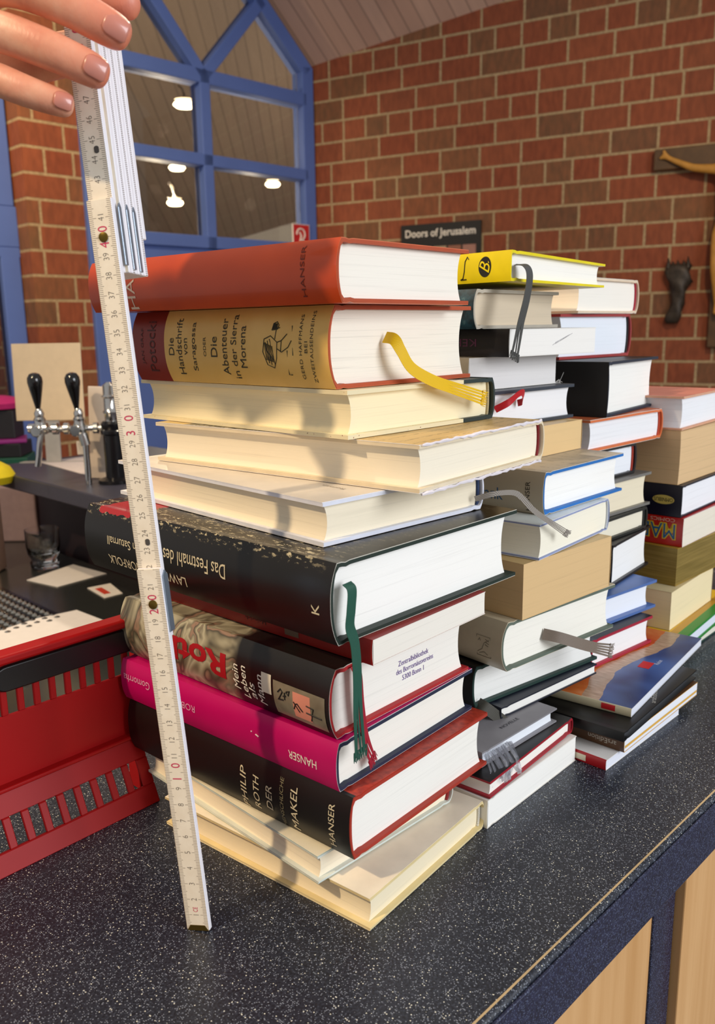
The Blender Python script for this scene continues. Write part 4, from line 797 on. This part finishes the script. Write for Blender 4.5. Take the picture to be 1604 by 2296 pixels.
for i, (x, lean, sp) in enumerate(((-.122, -.004, 0), (-.053, -.012, 1))):
    b_ = Vector((x, -.012, .100))
    mb = MB(); mb.lathe([(.004, -.012), (.011, -.010), (.0125, 0), (.009, .010), (.010, .016), (.0075, .020), (.0085, .026), (.0050, .034)], org=b_, n=20)
    mb.lathe([(.006, -.014), (.0110, -.010), (.0110, .006), (.0085, .010)], org=b_+Vector((-.004, -.004, -.004)), n=18, M=Matrix.Rotation(pi/2, 4, 'X'))
    if sp == 0: mb.tube([b_+Vector((-.020, -.002, 0)), b_+Vector((.012, 0, 0))], [.008, .010], 14); mb.tube(catmull([b_+Vector((.004, -.006, -.006)), b_+Vector((0, -.009, -.024)), b_+Vector((-.003, -.010, -.045)), b_+Vector((-.007, -.011, -.066))]), .0052, 12)
    else: mb.tube([b_+Vector((.006, -.006, -.010)), b_+Vector((.010, -.006, -.030))], .0085, 14); mb.tube([b_+Vector((.010, -.006, -.030)), b_+Vector((.010, -.006, -.100))], .0055, 14)
    tb = mb.build('tap_body', CHROME, tp)
    mb = MB(); mb.lathe([(.0035, .030), (.0045, .036), (.0048, .038), (.0105, .066), (.0130, .080), (.0125, .088), (.0085, .0945), (.003, .0965)], org=(0, 0, 0), n=26, M=Matrix.Rotation(lean*6, 4, 'Y')); mb.v = [(v[0]+b_.x, v[1]+b_.y, v[2]+b_.z) for v in mb.v]; mb.build('tap_handle', BLK, tb)
mb = MB(); mb.box((-.065, -.002, .050), (-.045, .002, .075)); mb.build('price_tag', plain('d9cfc4', .6), tp, bevel=.002)
# menu boards on the bar
o = MB().box((0, -.002, 0), (.140, .002, .156)).build('menu_card', plain('e4c9a2', .6, .03), smooth=False, bevel=.001); tag(o, 'large blank cream menu card standing behind the beer taps', 'card'); o.location = (-.700, 1.75, ZC+.157); o.rotation_euler = (radians(-4), 0, radians(1))
mb = MB(); mb.box((-.001, 0, -.088), (.141, .03, -.0855)); mb.box((.055, .0, -.088), (.085, .006, .0)); mb.build('card_stand', plain('a9a49c', .5), o, smooth=False)
o = MB().box((0, -.002, 0), (.042, .002, .168)).build('menu_card', plain('d9c9b8', .6, .03), smooth=False, bevel=.001); tag(o, 'narrow pale menu card beside the black tap column', 'card'); o.location = (-.492, 1.545, ZC+.0708); o.rotation_euler = (0, radians(3), radians(0))
# sink tap
tf = empty('sink_tap', A_(.250, 1.475, -.1195), A_C, 'chrome sink mixer tap with loop lever', 'tap')
mb = MB(); mb.lathe([(.026, 0), (.026, .006), (.017, .010), (.016, .052), (.020, .056), (.020, .075), (.010, .082)], n=22); mb.tube(catmull([(0, 0, .045), (-.03, -.05, .075), (-.04, -.09, .070), (-.045, -.11, .045)]), .009, 12); mb.build('tap_body', DKCHROME, tf)
mb = MB(); mb.tube(catmull([(0, .01, .078), (-.02, .015, .12), (.015, .0, .150), (.05, -.02, .145), (.055, -.02, .11), (.05, -.02, .085)]), .0048, 10); mb.tube([(.05, -.02, .085), (.02, -.01, .075), (-.01, 0, .070)], [.009, .007, .010], 12); mb.build('lever', CHROME, tf)
# things at the far left
o = MB().box((0, 0, 0), (.115, .03, .125)).build('splash_box', plain('b99a96', .6), smooth=False, bevel=.004); tag(o, 'pale pink box behind the sink tap', 'box'); o.location = (-.825, 1.83, ZC-.1198)
o = MB().lathe([(.020, -.012), (.038, -.010), (.045, .004), (.036, .020), (.020, .030), (.004, .030)], n=20).build('folded_cloth', plain('e8d010', .7)); tag(o, 'bright yellow cloth at the left edge beside the bar shelf', 'cloth'); o.location = (-.700, 1.60, ZC+.064)
o = MB().box((-.02, -.02, -.185), (.02, .02, -.012)).build('cloth_stand', plain('c9a08a', .6), smooth=False, bevel=.004); tag(o, 'pinkish dispenser under the yellow cloth', 'dispenser'); o.location = (-.715, 1.60, ZC+.066)
tbm = empty('side_table', (-1.25, 2.65, -1.05), .3, 'dark side table with flyers at the left edge', 'table')
mb = MB(); mb.box((-.35, -.2, .93), (.24, .2, .96)); mb.build('tabletop', plain('2c3a34', .5), tbm, bevel=.003)
for x in (-.32, .21):
    for y in (-.17, .17): mb = MB(); mb.box((x-.02, y-.02, 0), (x+.02, y+.02, .93)); mb.build('leg', plain('222222', .5), tbm, smooth=False)
def thing_box(nm, a, size, c, lab, cat, rz=0):
    o = MB().box((-size[0]/2, -size[1]/2, 0), (size[0]/2, size[1]/2, size[2])).build(nm, plain(c, .5), smooth=False, bevel=.003); o.location = (a[0], a[1], ZC+a[2]); o.rotation_euler = (0, 0, rz); return tag(o, lab, cat)
thing_box('storage_box', (-1.09, 2.60, -.0895), (.16, .15, .055), '1f5a40', 'dark green box on the side table', 'box', .2)
thing_box('storage_box', (-1.09, 2.60, -.034), (.14, .13, .042), '23201f', 'black box stacked on the green one', 'box', .1)
thing_box('magazine', (-1.08, 2.59, .0085), (.13, .12, .012), '9c2a7c', 'violet magazine on top of the black box', 'magazine', .35)
thing_box('storage_box', (-1.10, 2.61, .021), (.12, .10, .085), '2a2626', 'taller black box above the violet magazine', 'box', .1)
o = MB().lathe([(.02, 0), (.058, .004), (.066, .020), (.048, .036), (.02, .042)], n=18).build('pink_cap', plain('e03078', .7)); tag(o, 'bright pink cap on top of the black boxes', 'cap'); o.location = (-1.09, 2.60, ZC+.1065)
# picture in the corridor
r = empty('picture', CW, A_W, 'dark picture with orange and yellow shapes behind the glass door', 'picture')
mb = MB(); mb.box((-2.95, .93, .10), (-2.30, .99, .66)); mb.build('canvas', plain('1c1a18', .5), r, smooth=False)
mb = MB(); mb.lathe([(.001, 0), (.10, .002), (.11, .008), (.001, .012)], n=20, M=Matrix.Rotation(pi/2, 4, 'X')); mb.v = [(v[0]-2.42, v[1]+.925, v[2]*.8+.33) for v in mb.v]; mb.build('orange_shape', plain('e0762a', .5), r)
mb = MB(); mb.lathe([(.001, 0), (.10, .002), (.001, .006)], n=20, M=Matrix.Rotation(pi/2, 4, 'X')); mb.v = [(v[0]-2.47, v[1]+.925, v[2]*.35+.56) for v in mb.v]; mb.build('yellow_shape', plain('c9b43a', .5), r)
# ================================================================ folding rule
RB = Vector((-.0945, .4215, 0)); RD = Vector((-.08366, .06524, .99436)).normalized(); SC = .9586
th = radians(-13); wv = (Vector((cos(th), sin(th), 0))-RD*Vector((cos(th), sin(th), 0)).dot(RD)).normalized(); nv = wv.cross(RD).normalized()   # nv faces the viewer
if nv.y > 0: nv = -nv
Mr = Matrix((wv, RD, wv.cross(RD))).transposed().to_4x4(); Mr.translation = RB+Vector((0, 0, ZC+.0006))
sgn = 1 if wv.cross(RD).y < 0 else -1      # +1: local +z towards the viewer
rule = bpy.data.objects.new('folding_rule', None); COL.objects.link(rule); rule.matrix_world = Mr; rule.empty_display_size = .02
tag(rule, 'white wooden folding rule held upright in front of the book stacks', 'ruler')
RW, RT = .0140, .0036
RPL = NT('rule_enamel'); RPL.base(RPL.ramp(RPL.noise(120), [(.3, 'e9ddc8'), (.7, 'f1e7d4')]), .35); SIDE = plain('eceaf0', .45, 0); TICK = plain('77685a', .5, 0); NUM = plain('5a5048', .5, 0); RNUM = plain('c8345c', .5, 0)
CLIP = plain('8e9aa8', .3, .05, 50, Metallic=.6); BRASS = plain('6e5a24', .3, .1, 50, Metallic=.8)
def lay(i): return -sgn*i*RT     # z of the front face of layer i
def segment(a, b, layer, numbered, x_off=0.0, ticks=True, extra=0):
    a *= SC; b *= SC; z1 = lay(layer); z0 = z1-sgn*(RT-.0001)
    mb = MB(); mb.box((-RW/2+x_off, a, min(z0, z1)), (RW/2+x_off, b, max(z0, z1))); mb.mi = [1, 1, 1, 1, 0, 0][:6]
    o = mb.build('rule_segment', [RPL.m, SIDE], rule, smooth=False, bevel=.0004, seg=1)
    if ticks:
        mb = MB(); zt = z1+sgn*.00006; k0 = int(math.ceil(a/SC*1000)); k1 = int(b/SC*1000)
        for k in range(k0, k1+1):
            y = k*.001*SC; L_ = .0042 if k % 10 == 0 else (.0033 if k % 5 == 0 else .0025)
            for sd in (-1, 1):
                xa = sd*(RW/2-.0002)+x_off; xb = sd*(RW/2-.0002-L_)+x_off; h = .00011
                mb.add([(xa, y-h, zt), (xb, y-h, zt), (xb, y+h, zt), (xa, y+h, zt)], [(0, 1, 2, 3) if sgn > 0 else (3, 2, 1, 0)])
        mb.build('scale_ticks', TICK, o, smooth=False)
    fz = lambda x0, y0: (lambda u, v: ((x0+u*sgn+x_off, y0+v, z1), (0, 0, sgn)))
    for k in numbered:
        if k % 10 == 0:
            text_on('numeral', str(k)[0], fz(0, (k*.01-.0040)*SC), .006, RNUM, o, 90, height=.0052, cuts=False, off=.0001)
            text_on('numeral', '0', fz(0, (k*.01+.0042)*SC), .006, RNUM, o, 90, height=.0052, cuts=False, off=.0001)
        else: text_on('numeral', str(k), fz(.0, k*.01*SC), .004, NUM, o, 90, height=.0032, bold=-.018, cuts=False, off=.0001)
    return o, fz
s1, fz1 = segment(.0, .2205, 0, list(range(1, 22)))
mb = MB(); z1 = lay(0); mb.prism([(-.0052, 0), (.0052, 0), (.0064, -.0006+.0006), (.0044, .0032), (-.0044, .0032), (-.0064, 0)], min(z1+sgn*.0003, z1-sgn*.0001), max(z1+sgn*.0003, z1-sgn*.0001)); mb.build('end_cap', BRASS, s1, smooth=False)
text_on('conformity_mark', 'CE', fz1(0, .0135*SC), .002, RNUM, s1, 90, width=.0030, height=.0028, cuts=False, off=.0001)
s2, fz2 = segment(.180, .4195, 1, [22]+list(range(23, 30))+[30]+list(range(31, 42)), x_off=-.0010)
s3, fz3 = segment(.3815, .617, 2, list(range(43, 60)), x_off=-.0018)
for o, y, l, nm in ((s1, .2, 0, 'rivet'), (s2, .4, 1, 'rivet')):
    mb = MB(); mb.lathe([(.0026, 0), (.0024, .0006), (.0012, .0009), (.0002, .0009)], n=18); mb.v = [(v[0]-.0010*l, v[1]+y*SC, lay(l)+sgn*v[2]) for v in mb.v]; mb.build('rivet', BRASS, o)
for o, y, l in ((s2, .235, 1), (s3, .445, 2)):
    mb = MB(); k = 10; pl = [(.0013*cos(a), .0008+.0010*sin(a)) for a in [pi*i/k for i in range(k+1)]]+[(.0013*cos(a), -.0008+.0010*sin(a)) for a in [pi+pi*i/k for i in range(k+1)]]
    zz = lay(l); mb.prism(pl, min(zz, zz+sgn*.0002), max(zz, zz+sgn*.0002)); mb.v = [(v[0], v[1]+y*SC, v[2]) for v in mb.v]; mb.build('slot', plain('4a4642', .5), o, smooth=False)
def clip(o, y0, y1, la, lb):
    z0, z1 = sorted((lay(la)-sgn*.0004, lay(lb)+sgn*.0002)); mb = MB(); pl = [(y0*SC, z0), (y1*SC-.003, z0), (y1*SC, (z0+z1)/2), (y1*SC-.003, z1), (y0*SC, z1)]
    mb.prism(pl, RW/2-.0002, RW/2+.0007, f=lambda v: (v[2], v[0], v[1])); mb.build('joint_spring', CLIP, o, smooth=False, bevel=.0002, seg=1)
clip(s1, .1835, .2190, 0.1, 1.9)
pack = []
for i in range(7):
    a = .3815 if i < 6 else .402; o, _ = segment(a, .617, 3+i, [], ticks=(i == 6)); pack.append(o)
    if i < 6:
        mb = MB(); zt = lay(3+i)
        for k in range(382, 560):
            y = k*.001*SC; h = .00013; z_a, z_b = zt-sgn*.0006, zt-sgn*(RT-.0009); x = RW/2+.0001
            mb.add([(x, y-h, z_a), (x, y+h, z_a), (x, y+h, z_b), (x, y-h, z_b)], [(0, 1, 2, 3)])
        mb.build('scale_ticks', TICK, o, smooth=False) if i % 2 == 1 else None
clip(s3, .3850, .4180, 1.9, 2.9)
clip(pack[1], .3835, .4180, 4.2, 5.2); clip(pack[3], .3830, .4180, 6.2, 7.2)
# ================================================================ hand holding the rule
SK = NT('skin'); c = SK.ramp(SK.noise(60, 4), [(.3, 'cf8e6e'), (.55, 'e6ae8c'), (.75, 'efc4a4')]); c = SK.mix(t_ := SK.math('MULTIPLY', SK.ramp(SK.noise(34, 2), [(.5, (0, 0, 0)), (.75, (1, 1, 1))]), .4), c, 'c8584c')
mrx = SK.n('ShaderNodeMapRange'); mrx.inputs['From Min'].default_value = .06; mrx.inputs['From Max'].default_value = .135; mrx.inputs['To Max'].default_value = .75; SK.l(SK.sep()[0], mrx.inputs[0]); c = SK.mix(mrx.outputs[0], c, 'd87c64')
SK.base(c, .45, Subsurface__Weight=.12, Subsurface__Scale=.01); SK.b.inputs['Subsurface Radius'].default_value = (1, .35, .2); SK.bump(SK.noise(1, 4, SK.mapped((620, 260, 260))), .4, .0005)
NAIL = plain('c9806e', .3, .05, 120, Coat__Weight=.4)
hand = empty('person', (-.24, .455, .45), 0, 'hand of a person reaching in from the left, fingers gripping the folding rule', 'person')
def hp(x, y, z): return Vector((x+.0125, y, z-.0045))-Vector((-.24, .455, .45))
P = [hp(-.262, .470, .500), hp(-.330, .480, .535), hp(-.420, .490, .575), hp(-.232, .461, .505), hp(-.236, .461, .482), hp(-.238, .464, .462), hp(-.272, .482, .492)]
E_ = [(0, 1), (1, 2), (0, 3), (0, 4), (0, 5), (0, 6)]; Rr = [(.026, .017), (.026, .019), (.030, .026), (.012, .0115), (.012, .0115), (.0105, .0105), (.017, .014)]
def finger(base, pts, rad):
    k = len(P)
    for p in pts: P.append(hp(*p))
    Rr.extend([(r*1.12, r*1.12) for r in rad]); E_.append((base, k)); E_.extend([(k+i, k+i+1) for i in range(len(pts)-1)])
    return pts
A = finger(3, [(-.196, .4500, .5035), (-.168, .4395, .4985), (-.142, .4335, .4870), (-.1240, .4350, .4772), (-.1155, .4385, .4730)], [.0098, .0094, .0088, .0082, .0066])
B = finger(4, [(-.204, .4510, .4830), (-.178, .4400, .4790), (-.1520, .4340, .4680), (-.1345, .4350, .4600), (-.1270, .4385, .4566)], [.0094, .0090, .0084, .0078, .0062])
Cf = finger(5, [(-.212, .4540, .4640), (-.186, .4430, .4600), (-.1655, .4375, .4510), (-.1520, .4380, .4465), (-.1455, .4410, .4448)], [.0082, .0077, .0069, .0063, .0050])
D = finger(3, [(-.215, .4640, .5200), (-.180, .4600, .5170), (-.145, .4560, .5050), (-.1240, .4560, .4960), (-.1145, .4565, .4915)], [.0096, .0090, .0084, .0076, .0058])
Tm = finger(6, [(-.240, .492, .478), (-.200, .500, .480), (-.160, .497, .486), (-.135, .493, .490)], [.0125, .0115, .0105, .0085])
skin_obj('hand', P, E_, Rr, SK.m, hand, 0, 3)
def nail(p0, p1, w, l, r, back=.6):
    d = (Vector(p1)-Vector(p0)).normalized(); view = Vector((.10, -1, .12)); n_ = (view-d*view.dot(d)).normalized(); s_ = d.cross(n_)
    c = Vector(p0)*(1-back)+Vector(p1)*back; mb = MB(); vs = []; fs = []; NU, NV = 12, 10
    for i in range(NU+1):
        u = i/NU*2-1
        for j in range(NV+1):
            v = j/NV*2-1; ww = w*(1-abs(v)**6*.25)*(1 if v > 0 else 1-(abs(v)**3)*.35); th_ = u*ww/r
            p = c+d*(v*l)+s_*(r*sin(th_))+n_*(r*cos(th_)+.0002-.0006*v*v); vs.append(p+Vector((.0125, 0, -.0045))-Vector((-.24, .455, .45)))
    for i in range(NU):
        for j in range(NV): a = i*(NV+1)+j; fs.append((a, a+1, a+NV+2, a+NV+1))
    mb.add(vs, fs); o = mb.build('fingernail', NAIL, hand); m = o.modifiers.new('t', 'SOLIDIFY'); m.thickness = .0007; m.offset = 0
nail(A[3], A[4], .0056, .0058, .0076, .15); nail(B[3], B[4], .0053, .0053, .0073, .10); nail(Cf[3], Cf[4], .0042, .0042, .0058, .15)
